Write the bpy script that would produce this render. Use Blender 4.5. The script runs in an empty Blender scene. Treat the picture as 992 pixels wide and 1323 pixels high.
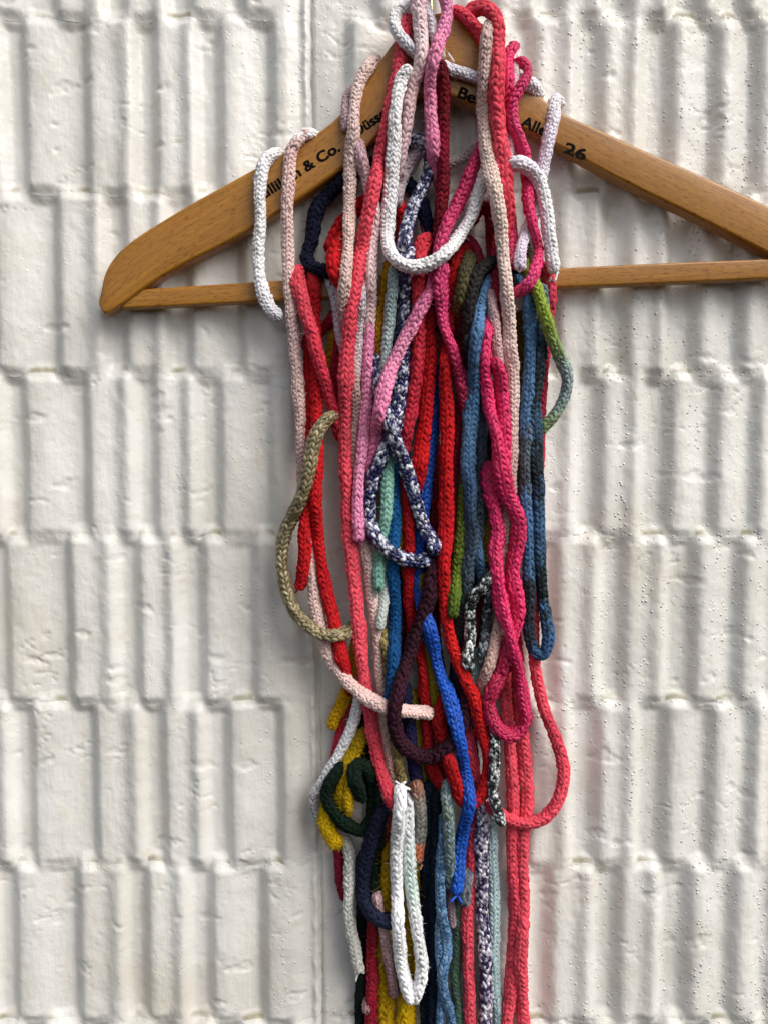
import bpy, math, random
import numpy as np
from mathutils import Matrix, Vector

# ------------------------------------------------------------------ camera, sky, sun, exposure
W_PX, H_PX = 992.0, 1323.0          # photograph size, used only to read off positions
F_PX = 1050.0                       # focal length in photograph pixels
CAM_Y = -0.557                      # metres in front of the wall plane (y = 0)
PITCH = math.radians(3.2)           # camera looks slightly down
CAM_Z = 0.030

scene = bpy.context.scene
cam_data = bpy.data.cameras.new("camera")
cam_data.sensor_fit = 'HORIZONTAL'
cam_data.sensor_width = 36.0
cam_data.lens = F_PX / W_PX * 36.0
cam_data.clip_start = 0.01
cam_data.clip_end = 50.0
cam = bpy.data.objects.new("camera", cam_data)
cam.location = (0.0, CAM_Y, CAM_Z)
cam.rotation_euler = (math.radians(90) - PITCH, 0, 0)
scene.collection.objects.link(cam)
scene.camera = cam

SUN_EL, SUN_AZ = math.radians(45), math.radians(50)   # azimuth: to the right of straight-out-from-wall
to_sun = Vector((math.cos(SUN_EL) * math.sin(SUN_AZ), -math.cos(SUN_EL) * math.cos(SUN_AZ), math.sin(SUN_EL)))
world = bpy.data.worlds.new("World")
scene.world = world
world.use_nodes = True
wn = world.node_tree
wn.nodes.clear()
sky = wn.nodes.new("ShaderNodeTexSky")
sky.sky_type = 'NISHITA'
sky.sun_disc = False
sky.sun_elevation = SUN_EL
sky.sun_rotation = math.atan2(to_sun.x, to_sun.y)
sky.air_density = 1.0
sky.dust_density = 3.0
sky.ozone_density = 0.6
bg = wn.nodes.new("ShaderNodeBackground")
bg.inputs["Strength"].default_value = 0.078
wo = wn.nodes.new("ShaderNodeOutputWorld")
hsv = wn.nodes.new("ShaderNodeHueSaturation")      # thin overcast: the blue of the clear sky is mostly veiled
hsv.inputs["Saturation"].default_value = 0.35
wn.links.new(sky.outputs[0], hsv.inputs["Color"])
wn.links.new(hsv.outputs[0], bg.inputs["Color"])
wn.links.new(bg.outputs[0], wo.inputs["Surface"])

sun_data = bpy.data.lights.new("sun", 'SUN')
sun_data.energy = 1.5
sun_data.angle = math.radians(44)
sun_data.color = (1.0, 0.958, 0.895)
sun = bpy.data.objects.new("sun", sun_data)
sun.rotation_euler = to_sun.to_track_quat('Z', 'Y').to_euler()
scene.collection.objects.link(sun)

vs = scene.view_settings
vs.view_transform = 'Standard'
vs.look = 'None'
vs.exposure = 0.75
vs.gamma = 1.0
vs.use_curve_mapping = False

# ------------------------------------------------------------------ helpers
rng = np.random.default_rng(7)
random.seed(7)
COL = scene.collection
CP, SP = math.cos(PITCH), math.sin(PITCH)


def unproject(x, y, d_mm):
    """photograph pixel + distance from the wall plane (mm) -> world point (numpy, metres)"""
    x = np.asarray(x, float); y = np.asarray(y, float); d = np.asarray(d_mm, float) / 1000.0
    a = (x - W_PX / 2) / F_PX
    b = -(y - H_PX / 2) / F_PX
    dy = CP + b * SP
    dz = -SP + b * CP
    t = (-d - CAM_Y) / dy
    return np.stack([a * t, np.broadcast_to(-d, t.shape), CAM_Z + dz * t], -1), t


def lin(h):
    h = h.lstrip('#')
    v = np.array([int(h[i:i + 2], 16) for i in (0, 2, 4)]) / 255.0
    return np.where(v <= 0.04045, v / 12.92, ((v + 0.055) / 1.055) ** 2.4)


def tag(o, label=None, cat=None, group=None, kind=None):
    if label: o["label"] = label
    if cat: o["category"] = cat
    if group: o["group"] = group
    if kind: o["kind"] = kind
    return o


def link(name, mesh, mat=None, parent=None):
    o = bpy.data.objects.new(name, mesh)
    COL.objects.link(o)
    if mat: mesh.materials.append(mat)
    if parent: o.parent = parent
    return o


def mesh_np(name, verts, quads=None, tris=None, smooth=True, col=None, uv=None):
    me = bpy.data.meshes.new(name)
    verts = np.asarray(verts, np.float32).reshape(-1, 3)
    parts, starts, n = [], [], 0
    if quads is not None and len(quads):
        q = np.asarray(quads, np.int32).reshape(-1, 4)
        parts.append(q.ravel()); starts.append(np.arange(len(q)) * 4); n = len(q) * 4
    if tris is not None and len(tris):
        t = np.asarray(tris, np.int32).reshape(-1, 3)
        parts.append(t.ravel()); starts.append(n + np.arange(len(t)) * 3)
    loops = np.concatenate(parts).astype(np.int32)
    ls = np.concatenate(starts).astype(np.int32)
    me.vertices.add(len(verts)); me.vertices.foreach_set("co", verts.ravel())
    me.loops.add(len(loops)); me.loops.foreach_set("vertex_index", loops)
    me.polygons.add(len(ls)); me.polygons.foreach_set("loop_start", ls)
    if smooth: me.polygons.foreach_set("use_smooth", np.ones(len(ls), bool))
    if col is not None:
        a = me.color_attributes.new("Col", 'FLOAT_COLOR', 'POINT')
        c = np.ones((len(verts), 4), np.float32); c[:, :3] = col
        a.data.foreach_set("color", c.ravel())
    if uv is not None:
        l = me.uv_layers.new(name="UVMap")
        l.data.foreach_set("uv", np.asarray(uv, np.float32)[loops].ravel())
    me.update(calc_edges=True)
    me.validate()
    return me


def hash2(ix, iy, seed):
    n = (ix.astype(np.int64) * 374761393 + iy.astype(np.int64) * 668265263 + seed * 1274126177) & 0x7fffffff
    n = ((n ^ (n >> 13)) * 1274126177) & 0x7fffffff
    n = n ^ (n >> 16)
    return (n & 0xffff) / 65535.0


def vnoise(x, y, seed=0):
    x = np.asarray(x, float); y = np.asarray(y, float)
    x0 = np.floor(x); y0 = np.floor(y)
    fx = x - x0; fy = y - y0
    fx = fx * fx * fx * (fx * (fx * 6 - 15) + 10); fy = fy * fy * fy * (fy * (fy * 6 - 15) + 10)
    dx = x - x0; dy = y - y0

    def gr(ix, iy, ax, ay):
        an = hash2(ix, iy, seed) * 2 * np.pi
        return np.cos(an) * ax + np.sin(an) * ay
    a = gr(x0, y0, dx, dy); b = gr(x0 + 1, y0, dx - 1, dy)
    c = gr(x0, y0 + 1, dx, dy - 1); d = gr(x0 + 1, y0 + 1, dx - 1, dy - 1)
    return ((a + (b - a) * fx) * (1 - fy) + (c + (d - c) * fx) * fy) * 0.8


def fbm(x, y, seed=0, oct=4, gain=0.5):
    s = 0; a = 1.0
    for i in range(oct):
        s = s + a * vnoise(x * 2 ** i + 17.3 * i, y * 2 ** i - 9.1 * i, seed + i)
        a *= gain
    return s


def sstep(a, b, x):
    t = np.clip((x - a) / (b - a), 0, 1)
    return t * t * (3 - 2 * t)


# ------------------------------------------------------------------ materials
def new_mat(name):
    m = bpy.data.materials.new(name)
    m.use_nodes = True
    nt = m.node_tree
    bsdf = nt.nodes["Principled BSDF"]
    return m, nt, bsdf


def N(nt, t, **kw):
    n = nt.nodes.new(t)
    for k, v in kw.items():
        setattr(n, k, v)
    return n


def math_node(nt, op, a, b=None, c=None, clamp=False):
    n = nt.nodes.new("ShaderNodeMath"); n.operation = op; n.use_clamp = clamp
    for i, v in enumerate((a, b, c)):
        if v is None: continue
        if isinstance(v, (int, float)): n.inputs[i].default_value = v
        else: nt.links.new(v, n.inputs[i])
    return n.outputs[0]


def mat_paint():
    m, nt, b = new_mat("white_wall_paint")
    tc = N(nt, "ShaderNodeTexCoord")
    co = tc.outputs["Object"]
    att = N(nt, "ShaderNodeAttribute", attribute_name="Col")
    n1 = N(nt, "ShaderNodeTexNoise"); n1.inputs["Scale"].default_value = 14; n1.inputs["Detail"].default_value = 6
    nt.links.new(co, n1.inputs["Vector"])
    ramp = N(nt, "ShaderNodeValToRGB")
    ramp.color_ramp.elements[0].position = 0.32; ramp.color_ramp.elements[0].color = (0.71, 0.69, 0.64, 1)
    ramp.color_ramp.elements[1].position = 0.62; ramp.color_ramp.elements[1].color = (0.82, 0.81, 0.775, 1)
    nt.links.new(n1.outputs["Fac"], ramp.inputs["Fac"])
    mix = N(nt, "ShaderNodeMix", data_type='RGBA', blend_type='MULTIPLY')
    mix.inputs["Factor"].default_value = 1.0
    nt.links.new(ramp.outputs["Color"], mix.inputs[6]); nt.links.new(att.outputs["Color"], mix.inputs[7])
    # tiny dark specks of dirt caught in pinholes of the paint
    sp = N(nt, "ShaderNodeTexVoronoi"); sp.inputs["Scale"].default_value = 75
    nt.links.new(co, sp.inputs["Vector"])
    spr = math_node(nt, 'MULTIPLY', sp.outputs["Color"], 1.0)
    pick = math_node(nt, 'GREATER_THAN', spr, 0.86)
    near = math_node(nt, 'LESS_THAN', sp.outputs["Distance"], 0.075)
    spk = math_node(nt, 'MULTIPLY', pick, near)
    mix2 = N(nt, "ShaderNodeMix", data_type='RGBA')
    nt.links.new(math_node(nt, 'MULTIPLY', spk, 0.75), mix2.inputs["Factor"])
    nt.links.new(mix.outputs[2], mix2.inputs[6]); mix2.inputs[7].default_value = (0.10, 0.085, 0.06, 1)
    nt.links.new(mix2.outputs[2], b.inputs["Base Color"])
    b.inputs["Roughness"].default_value = 0.34
    b.inputs["Specular IOR Level"].default_value = 0.45
    # relief: pimples under the paint, brush marks
    v = N(nt, "ShaderNodeTexVoronoi"); v.inputs["Scale"].default_value = 330
    nt.links.new(co, v.inputs["Vector"])
    pv = math_node(nt, 'GREATER_THAN', v.outputs["Color"], 0.62)
    pim = math_node(nt, 'SUBTRACT', 0.34, v.outputs["Distance"], clamp=True)
    pim = math_node(nt, 'MULTIPLY', pim, pv)
    lump = N(nt, "ShaderNodeTexNoise"); lump.inputs["Scale"].default_value = 22
    nt.links.new(co, lump.inputs["Vector"])
    zone = math_node(nt, 'MULTIPLY_ADD', lump.outputs["Fac"], 5.0, -2.1, clamp=True)
    sx = N(nt, "ShaderNodeSeparateXYZ"); nt.links.new(co, sx.inputs[0])
    side = math_node(nt, 'MULTIPLY_ADD', sx.outputs["X"], 4.0, 0.62, clamp=True)
    zone = math_node(nt, 'MULTIPLY', math_node(nt, 'ADD', zone, 0.25), math_node(nt, 'MULTIPLY_ADD', side, 1.3, 0.3))
    pim = math_node(nt, 'MULTIPLY', pim, zone)
    pit = N(nt, "ShaderNodeTexVoronoi"); pit.inputs["Scale"].default_value = 240
    nt.links.new(co, pit.inputs["Vector"])
    pp = math_node(nt, 'MULTIPLY', math_node(nt, 'GREATER_THAN', pit.outputs["Color"], 0.72), math_node(nt, 'SUBTRACT', 0.26, pit.outputs["Distance"], clamp=True))
    pim = math_node(nt, 'SUBTRACT', pim, math_node(nt, 'MULTIPLY', pp, side))
    mp = N(nt, "ShaderNodeMapping"); mp.inputs["Scale"].default_value = (420, 420, 60)
    mp.inputs["Rotation"].default_value = (0, 0.25, 0)
    nt.links.new(co, mp.inputs["Vector"])
    br = N(nt, "ShaderNodeTexNoise"); br.inputs["Scale"].default_value = 1.0; br.inputs["Detail"].default_value = 4
    nt.links.new(mp.outputs[0], br.inputs["Vector"])
    fine = N(nt, "ShaderNodeTexNoise"); fine.inputs["Scale"].default_value = 320; fine.inputs["Detail"].default_value = 3
    nt.links.new(co, fine.inputs["Vector"])
    h = math_node(nt, 'MULTIPLY_ADD', pim, 1.5, math_node(nt, 'MULTIPLY', br.outputs["Fac"], 0.16))
    h = math_node(nt, 'MULTIPLY_ADD', fine.outputs["Fac"], 0.22, h)
    bump = N(nt, "ShaderNodeBump"); bump.inputs["Distance"].default_value = 0.0012; bump.inputs["Strength"].default_value = 0.95
    nt.links.new(h, bump.inputs["Height"]); nt.links.new(bump.outputs[0], b.inputs["Normal"])
    return m


def mat_wood():
    m, nt, b = new_mat("varnished_beech")
    uv = N(nt, "ShaderNodeUVMap")
    mp = N(nt, "ShaderNodeMapping"); mp.inputs["Scale"].default_value = (22, 420, 1)
    nt.links.new(uv.outputs[0], mp.inputs["Vector"])
    n = N(nt, "ShaderNodeTexNoise"); n.inputs["Scale"].default_value = 1.0; n.inputs["Detail"].default_value = 8
    n.inputs["Roughness"].default_value = 0.62; n.inputs["Distortion"].default_value = 0.6
    nt.links.new(mp.outputs[0], n.inputs["Vector"])
    ramp = N(nt, "ShaderNodeValToRGB")
    e = ramp.color_ramp.elements
    e[0].position = 0.25; e[0].color = (0.31, 0.128, 0.016, 1)
    e[1].position = 0.75; e[1].color = (0.50, 0.232, 0.032, 1)
    nt.links.new(n.outputs["Fac"], ramp.inputs["Fac"])
    # beech flecks
    mp2 = N(nt, "ShaderNodeMapping"); mp2.inputs["Scale"].default_value = (190, 1100, 1)
    nt.links.new(uv.outputs[0], mp2.inputs["Vector"])
    fl = N(nt, "ShaderNodeTexNoise"); fl.inputs["Scale"].default_value = 1.0; fl.inputs["Detail"].default_value = 2
    nt.links.new(mp2.outputs[0], fl.inputs["Vector"])
    fm = math_node(nt, 'MULTIPLY_ADD', fl.outputs["Fac"], 6.0, -3.25, clamp=True)
    big = N(nt, "ShaderNodeTexNoise"); big.inputs["Scale"].default_value = 9; big.inputs["Detail"].default_value = 3
    nt.links.new(uv.outputs[0], big.inputs["Vector"])
    mix = N(nt, "ShaderNodeMix", data_type='RGBA', blend_type='MULTIPLY')
    nt.links.new(math_node(nt, 'MULTIPLY', fm, 1.0), mix.inputs["Factor"])
    nt.links.new(ramp.outputs["Color"], mix.inputs[6]); mix.inputs[7].default_value = (0.50, 0.36, 0.24, 1)
    mix2 = N(nt, "ShaderNodeMix", data_type='RGBA', blend_type='MULTIPLY')
    nt.links.new(math_node(nt, 'MULTIPLY_ADD', big.outputs["Fac"], 1.6, -0.6, clamp=True), mix2.inputs["Factor"])
    nt.links.new(mix.outputs[2], mix2.inputs[6]); mix2.inputs[7].default_value = (0.74, 0.66, 0.56, 1)
    # a few dark knots and dents
    sp = N(nt, "ShaderNodeTexVoronoi"); sp.inputs["Scale"].default_value = 1.0
    mp3 = N(nt, "ShaderNodeMapping"); mp3.inputs["Scale"].default_value = (26, 60, 1)
    nt.links.new(uv.outputs[0], mp3.inputs["Vector"]); nt.links.new(mp3.outputs[0], sp.inputs["Vector"])
    kn = math_node(nt, 'MULTIPLY', math_node(nt, 'GREATER_THAN', sp.outputs["Color"], 0.80),
                   math_node(nt, 'MULTIPLY_ADD', sp.outputs["Distance"], -14.0, 1.1, clamp=True))
    mix3 = N(nt, "ShaderNodeMix", data_type='RGBA')
    nt.links.new(math_node(nt, 'MULTIPLY', kn, 0.7), mix3.inputs["Factor"])
    nt.links.new(mix2.outputs[2], mix3.inputs[6]); mix3.inputs[7].default_value = (0.09, 0.035, 0.01, 1)
    nt.links.new(mix3.outputs[2], b.inputs["Base Color"])
    scr = N(nt, "ShaderNodeTexNoise"); scr.inputs["Scale"].default_value = 60; scr.inputs["Detail"].default_value = 5
    nt.links.new(uv.outputs[0], scr.inputs["Vector"])
    nt.links.new(math_node(nt, 'MULTIPLY_ADD', scr.outputs["Fac"], 0.5, 0.06, clamp=True), b.inputs["Roughness"])
    b.inputs["Specular IOR Level"].default_value = 0.5
    bump = N(nt, "ShaderNodeBump"); bump.inputs["Distance"].default_value = 0.0002; bump.inputs["Strength"].default_value = 0.5
    nt.links.new(n.outputs["Fac"], bump.inputs["Height"]); nt.links.new(bump.outputs[0], b.inputs["Normal"])
    return m


def mat_yarn(name, rough=0.75, spec=0.25, sheen=0.25, var=0.35):
    m, nt, b = new_mat(name)
    att = N(nt, "ShaderNodeAttribute", attribute_name="Col")
    tc = N(nt, "ShaderNodeTexCoord")
    n = N(nt, "ShaderNodeTexNoise"); n.inputs["Scale"].default_value = 1700; n.inputs["Detail"].default_value = 3
    nt.links.new(tc.outputs["Object"], n.inputs["Vector"])
    f = math_node(nt, 'MULTIPLY_ADD', n.outputs["Fac"], var * 2, 1.0 - var)
    mix = N(nt, "ShaderNodeVectorMath", operation='SCALE')
    nt.links.new(att.outputs["Color"], mix.inputs[0]); nt.links.new(f, mix.inputs["Scale"])
    nt.links.new(mix.outputs[0], b.inputs["Base Color"])
    b.inputs["Roughness"].default_value = rough
    b.inputs["Specular IOR Level"].default_value = spec
    b.inputs["Sheen Weight"].default_value = sheen
    b.inputs["Sheen Roughness"].default_value = 0.5
    nt.links.new(att.outputs["Color"], b.inputs["Sheen Tint"])
    bump = N(nt, "ShaderNodeBump"); bump.inputs["Distance"].default_value = 0.0003; bump.inputs["Strength"].default_value = 0.7
    nt.links.new(n.outputs["Fac"], bump.inputs["Height"]); nt.links.new(bump.outputs[0], b.inputs["Normal"])
    return m


def mat_plain(name, color, rough, metal=0.0):
    m, nt, b = new_mat(name)
    tc = N(nt, "ShaderNodeTexCoord")
    n = N(nt, "ShaderNodeTexNoise"); n.inputs["Scale"].default_value = 300; n.inputs["Detail"].default_value = 4
    nt.links.new(tc.outputs["Object"], n.inputs["Vector"])
    mix = N(nt, "ShaderNodeMix", data_type='RGBA')
    nt.links.new(n.outputs["Fac"], mix.inputs["Factor"])
    mix.inputs[6].default_value = (*[c * 0.7 for c in color], 1); mix.inputs[7].default_value = (*[min(1, c * 1.3) for c in color], 1)
    nt.links.new(mix.outputs[2], b.inputs["Base Color"])
    b.inputs["Specular IOR Level"].default_value = 0.1 if not metal else 0.5
    b.inputs["Roughness"].default_value = rough; b.inputs["Metallic"].default_value = metal
    return m


M_PAINT = mat_paint()
M_WOOD = mat_wood()
M_WOOL = mat_yarn("wool_yarn", 0.85, 0.15, 0.3)
M_COTTON = mat_yarn("cotton_yarn", 0.5, 0.4, 0.15)
M_LUREX = mat_yarn("metallic_yarn", 0.32, 0.7, 0.0)
M_MOHAIR = mat_yarn("mohair_yarn", 0.9, 0.1, 0.5)
M_INK = mat_plain("stamped_ink", (0.006, 0.005, 0.004), 0.9)
M_BRASS = mat_plain("hook_wire", (0.62, 0.47, 0.24), 0.32, 1.0)

# ------------------------------------------------------------------ the wall of fluted bricks
wall = bpy.data.objects.new("wall", None)
COL.objects.link(wall)
tag(wall, "white painted wall of fluted bricks in offset courses behind the hanger", "wall")

JOINT_PX = [-420, -195, 30, 255, 485, 693, 905, 1112, 1312, 1512, 1712]   # bed joints, photograph rows
LB = [44, 6, 44, 6, 44, 22, 55, 33, 66, 44, 76]                            # first rib edge, left bricks
RM = [778, 812, 778, 812, 778, 809, 772, 800, 770, 792, 766]               # main rib edge, right bricks
joint_z = [float(unproject(496, y, 3)[0][2]) for y in JOINT_PX]
JX = 411.0


def row_profile(r):
    """height in mm as a function of X (m) for course r: ribs that rise abruptly on their left side"""
    yc = min(max((JOINT_PX[r] + JOINT_PX[r + 1]) / 2, 130), 1215)
    b, mm = LB[r], RM[r]
    rs = random.Random(100 + r)
    wl = [b - 820, b - 740, b - 652, b - 570, b - 500, b - 430, b - 345, b - 262, b - 170, b - 82, b, b + 80, b + 167, b + 250, b + 317]
    cl = [b - 700, b - 612, b - 300, b - 215, b - 40, b + 127, b + 207, b + 288]
    wr = [mm - 318, mm - 250, mm - 170, mm - 88, mm, mm + 89, mm + 148, mm + 200, mm + 285, mm + 372, mm + 455, mm + 525, mm + 610, mm + 690, mm + 770]
    cr = [mm - 208, mm - 128, mm - 44, mm + 40, mm + 330, mm + 415, mm + 570]
    walls = sorted([w for w in wl if w < JX - 22] + [w for w in wr if w > JX + 40])
    crests = cl + cr
    xs = np.arange(-900, 1900, 1.0)
    h = np.zeros_like(xs)
    for k in range(len(walls) - 1):
        a, c = walls[k], walls[k + 1]
        m_ = (xs >= a) & (xs < c)
        u = xs[m_] - a; Wd = c - a
        top = 8.8 + rs.uniform(-0.7, 0.7)
        low = 1.1 + rs.uniform(-0.5, 0.6)
        cs = [q - a for q in crests if a + 15 < q < c - 32]
        run = 15
        if cs:
            q = cs[0]
            dip = rs.uniform(1.6, 2.6)
            hh = top - dip * sstep(4, 0.55 * q, u) + (dip + 0.6) * sstep(0.60 * q, q - 2, u) - (top + 0.6 - low - 1.0) * sstep(q + 1, q + 13, u) - 1.0 * sstep(q + 13, Wd - run + 6, u)
        else:
            hh = top - (top - low) * sstep(0.10 * Wd, 0.88 * Wd, u) ** 0.85
        hh = hh + (8.8 - hh) * sstep(Wd - run, Wd, u)
        h[m_] = hh
    # next rib top follows seamlessly
    k = np.exp(-0.5 * (np.arange(-14, 15) / 3.2) ** 2); k /= k.sum()
    k2 = np.exp(-0.5 * (np.arange(-22, 23) / 4.6) ** 2); k2 /= k2.sum()
    soft = sstep(480, 640, xs)          # the right-hand bricks are worn rounder
    h = np.convolve(h, k, 'same') * (1 - soft) + np.convolve(h, k2, 'same') * soft
    X = unproject(xs, np.full_like(xs, yc), 4)[0][:, 0]
    return X, h


PROF = [row_profile(r) for r in range(len(JOINT_PX) - 1)]


def prof(r, X):
    r = min(max(r, 0), len(PROF) - 1)
    return np.interp(X, PROF[r][0], PROF[r][1])


joint_x0 = float(unproject(405, 150, 4)[0][0])
joint_x1 = float(unproject(417, 1250, 4)[0][0])
BRICK_W = 0.318


def vjoint(z, k):
    zc0 = float(unproject(405, 150, 4)[0][2]); zc1 = float(unproject(417, 1250, 4)[0][2])
    t = (z - zc0) / (zc1 - zc0)
    return joint_x0 + (joint_x1 - joint_x0) * np.clip(t, -0.4, 1.4) + k * BRICK_W + 0.0012 * fbm(z * 40, z * 0 + k, 3)


def joint_wobble(X, j):
    # the lip of the prouder course laps over the other one
    return 2.0 * fbm(X * 16, X * 0 + j * 3.1, 21) + 1.9 * np.clip((prof(j, X) - prof(j - 1, X)) / 8.0, -1, 1)


def wall_height(X, Z, r):
    """surface height (mm) and tint for points of course r"""
    zt, zb = joint_z[r], joint_z[r + 1]
    wob_t = joint_wobble(X, r); wob_b = joint_wobble(X, r + 1)
    # wander of the flutes
    Xw = X + 0.0011 * fbm(Z * 14, X * 5, 31) + 0.0004 * fbm(Z * 60, X * 40, 32)
    p = prof(r, Xw)
    pu = prof(r - 1, Xw); pl = prof(r + 1, Xw)
    dt = (zt - Z) * 1000 + wob_t       # mm below top joint
    db = (Z - zb) * 1000 - wob_b       # mm above bottom joint
    jt = 0.56 * np.maximum(p, pu) + 0.44 * np.minimum(p, pu) - 0.4
    jb = 0.56 * np.maximum(p, pl) + 0.44 * np.minimum(p, pl) - 0.4
    rag_t = 2.0 * fbm(X * 45, Z * 30, 41); rag_b = 2.2 * fbm(X * 45, Z * 30, 43)
    wt = sstep(-0.8, 6.6 + rag_t, dt); wb = sstep(-0.8, 7.6 + rag_b, db)
    h = p * wt + jt * (1 - wt)
    h = h * wb + jb * (1 - wb)
    # vertical joints: raised bead of mortar with a crack beside it
    tint = np.ones(X.shape + (3,))
    for k in (-3, -2, -1, 0, 1, 2, 3):
        xj = vjoint(Z, k)
        dx = (X - xj) * 1000
        flat = np.exp(-(dx / 13.0) ** 4)
        h = h * (1 - flat) + 3.0 * flat
        rough = 0.5 + 1.1 * fbm(X * 130, Z * 90, 51 + k)
        h = h + np.exp(-((dx + 4.4) / 2.2) ** 2) * (1.1 + 1.6 * rough) - np.exp(-((dx + 0.6) / 1.3) ** 2) * (3.4 + 2.2 * rough)
    # unevenness of the clay and of many coats of paint
    h = h + 1.1 * fbm(X * 16, Z * 11, 61) + 0.75 * fbm(X * 55, Z * 30, 62) + 0.30 * fbm(X * 170, Z * 120, 63)
    edge = np.exp(-np.minimum(dt, db) / 7.0)
    lumps = fbm(X * 120, Z * 150, 64, 3)
    h = h + edge * 0.75 * np.sign(lumps) * np.abs(lumps) ** 1.0
    # chips and tears in the clay
    c = fbm(X * 30, Z * 55, 71, 3)
    tear = sstep(0.33, 0.45, c)
    h = h - tear * (0.7 + 0.9 * fbm(X * 260, Z * 200, 72, 2))
    cr = np.abs(fbm(X * 26, Z * 70, 75, 3))
    crm = sstep(0.20, 0.30, fbm(X * 19 + 4, Z * 21, 76, 2))
    h = h - (1 - sstep(0.0, 0.035, cr)) * crm * 0.9
    # pimples and pits, denser on the right
    dens = 0.05 + 0.14 * sstep(-0.05, 0.08, X)
    cell = 330.0
    ix = np.floor(X * cell); iz = np.floor(Z * cell)
    hv = hash2(ix, iz, 81)
    cx = (ix + 0.25 + 0.5 * hash2(ix, iz, 82)) / cell; cz = (iz + 0.25 + 0.5 * hash2(ix, iz, 83)) / cell
    rr = np.hypot(X - cx, Z - cz) * 1000
    sz = 0.5 + 0.5 * hash2(ix, iz, 84)
    sgn = np.where(hash2(ix, iz, 85) > 0.45, 0.3, -0.7)
    h = h + np.where(hv < dens, sgn * sz * np.exp(-(rr / (0.75 * sz)) ** 2), 0)
    # dirt settled on the upward ledges (upper flute, lower rib)
    ledge = sstep(1.2, 3.6, pl - p) * np.exp(-((db - 2.0) / 2.2) ** 2) * sstep(-0.12, 0.30, fbm(X * 34, Z * 60, 91, 3) + 0.05)
    d = np.clip(ledge, 0, 1)[..., None]
    tint = tint * (1 - d) + d * np.array([0.46, 0.43, 0.31])
    # faint old grime: patches where the paint has yellowed, and a few scuffs
    gr = (0.45 * sstep(0.05, 0.45, fbm(X * 9 + 3, Z * 7, 93, 4)) + 0.5 * sstep(0.34, 0.42, fbm(X * 70, Z * 110, 94, 3)))[..., None]
    gr = np.clip(gr, 0, 1)
    tint = tint * (1 - gr) + gr * np.array([0.90, 0.86, 0.78]) * tint
    return h, tint


def build_brick(r, k, step, depth=18.0):
    zt, zb = joint_z[r], joint_z[r + 1]
    nz = max(8, int(round((zt - zb) / step)))
    nx = int(round(BRICK_W / step))
    g = 0.0
    zz = np.linspace(0, 1, nz + 1)
    u = np.linspace(0, 1, nx + 1)
    Z = np.repeat((zt + (zb - zt) * zz)[:, None], nx + 1, 1)
    x0 = vjoint(Z, k); x1 = vjoint(Z, k + 1)
    X = x0 + (x1 - x0) * u[None, :]
    wt = joint_wobble(X, r) / 1000; wb = joint_wobble(X, r + 1) / 1000
    Z = Z + wt * (1 - zz[:, None]) + wb * zz[:, None]
    h, tint = wall_height(X, Z, r)
    V = np.stack([X, -(h + 3.2) / 1000.0, Z], -1).reshape(-1, 3)
    idx = np.arange((nz + 1) * (nx + 1)).reshape(nz + 1, nx + 1)
    q = np.stack([idx[:-1, :-1], idx[1:, :-1], idx[1:, 1:], idx[:-1, 1:]], -1).reshape(-1, 4)
    # body of the brick behind the face
    ring = np.concatenate([idx[0, :], idx[1:, -1], idx[-1, -2::-1], idx[-2:0:-1, 0]])
    front = V[ring].copy()
    back = V[ring].copy(); back[:, 1] = depth / 1000.0
    n0 = len(V)
    rf = n0 + np.arange(len(ring)); rb = rf + len(ring)
    side = np.stack([rf, np.roll(rf, -1), np.roll(rb, -1), rb], -1)
    cpt = np.array([[V[ring, 0].mean(), depth / 1000.0, (zt + zb) / 2]])
    tri = np.stack([rb, np.roll(rb, -1), np.full(len(rb), n0 + 2 * len(ring))], -1)
    V = np.concatenate([V, front, back, cpt])
    colr = np.ones((len(V), 3)); colr[:n0] = tint.reshape(-1, 3)
    me = mesh_np("brick", V, quads=np.concatenate([q, side]), tris=tri, col=colr)
    return link("brick", me, M_PAINT, wall)


for r in range(len(JOINT_PX) - 1):
    visible_row = 1 <= r <= 8
    for k in (-2, -1, 0, 1):
        fine = visible_row and k in (-1, 0)
        build_brick(r, k, 0.00122 if fine else 0.0028)

# ------------------------------------------------------------------ the wooden hanger
D_ARM_B, D_ARM_F = 14.0, 27.0      # back and front of the arms, mm from the wall plane
D_BAR_B, D_BAR_F = 15.5, 25.0
hc, _ = unproject(590, 150, 20)
hanger = bpy.data.objects.new("clothes_hanger", None)
COL.objects.link(hanger)
tag(hanger, "varnished wooden clothes hanger stamped with black lettering in front of the wall", "hanger")

UP = [(133, 372), (135, 355), (143, 338), (158, 320), (180, 303), (210, 284), (250, 260), (290, 238), (335, 213), (370, 193), (405, 173), (432, 153), (452, 130), (472, 104), (492, 75), (512, 48), (534, 28), (560, 16), (588, 12), (612, 20), (635, 40), (655, 66), (675, 94), (700, 124), (730, 146), (770, 164), (820, 187), (870, 209), (930, 236), (992, 264), (1030, 285), (1060, 312), (1074, 345), (1070, 362)]
LO = [(136, 397), (139, 404), (144, 410), (155, 405), (172, 394), (200, 373), (240, 349), (286, 326), (335, 299), (380, 271), (420, 243), (450, 222), (470, 204), (487, 186), (502, 168), (516, 152), (532, 139), (550, 132), (572, 132), (592, 140), (615, 151), (640, 163), (668, 175), (698, 190), (730, 206), (770, 228), (820, 254), (870, 278), (930, 308), (992, 340), (1026, 360), (1048, 372), (1062, 374), (1067, 371)]


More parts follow.
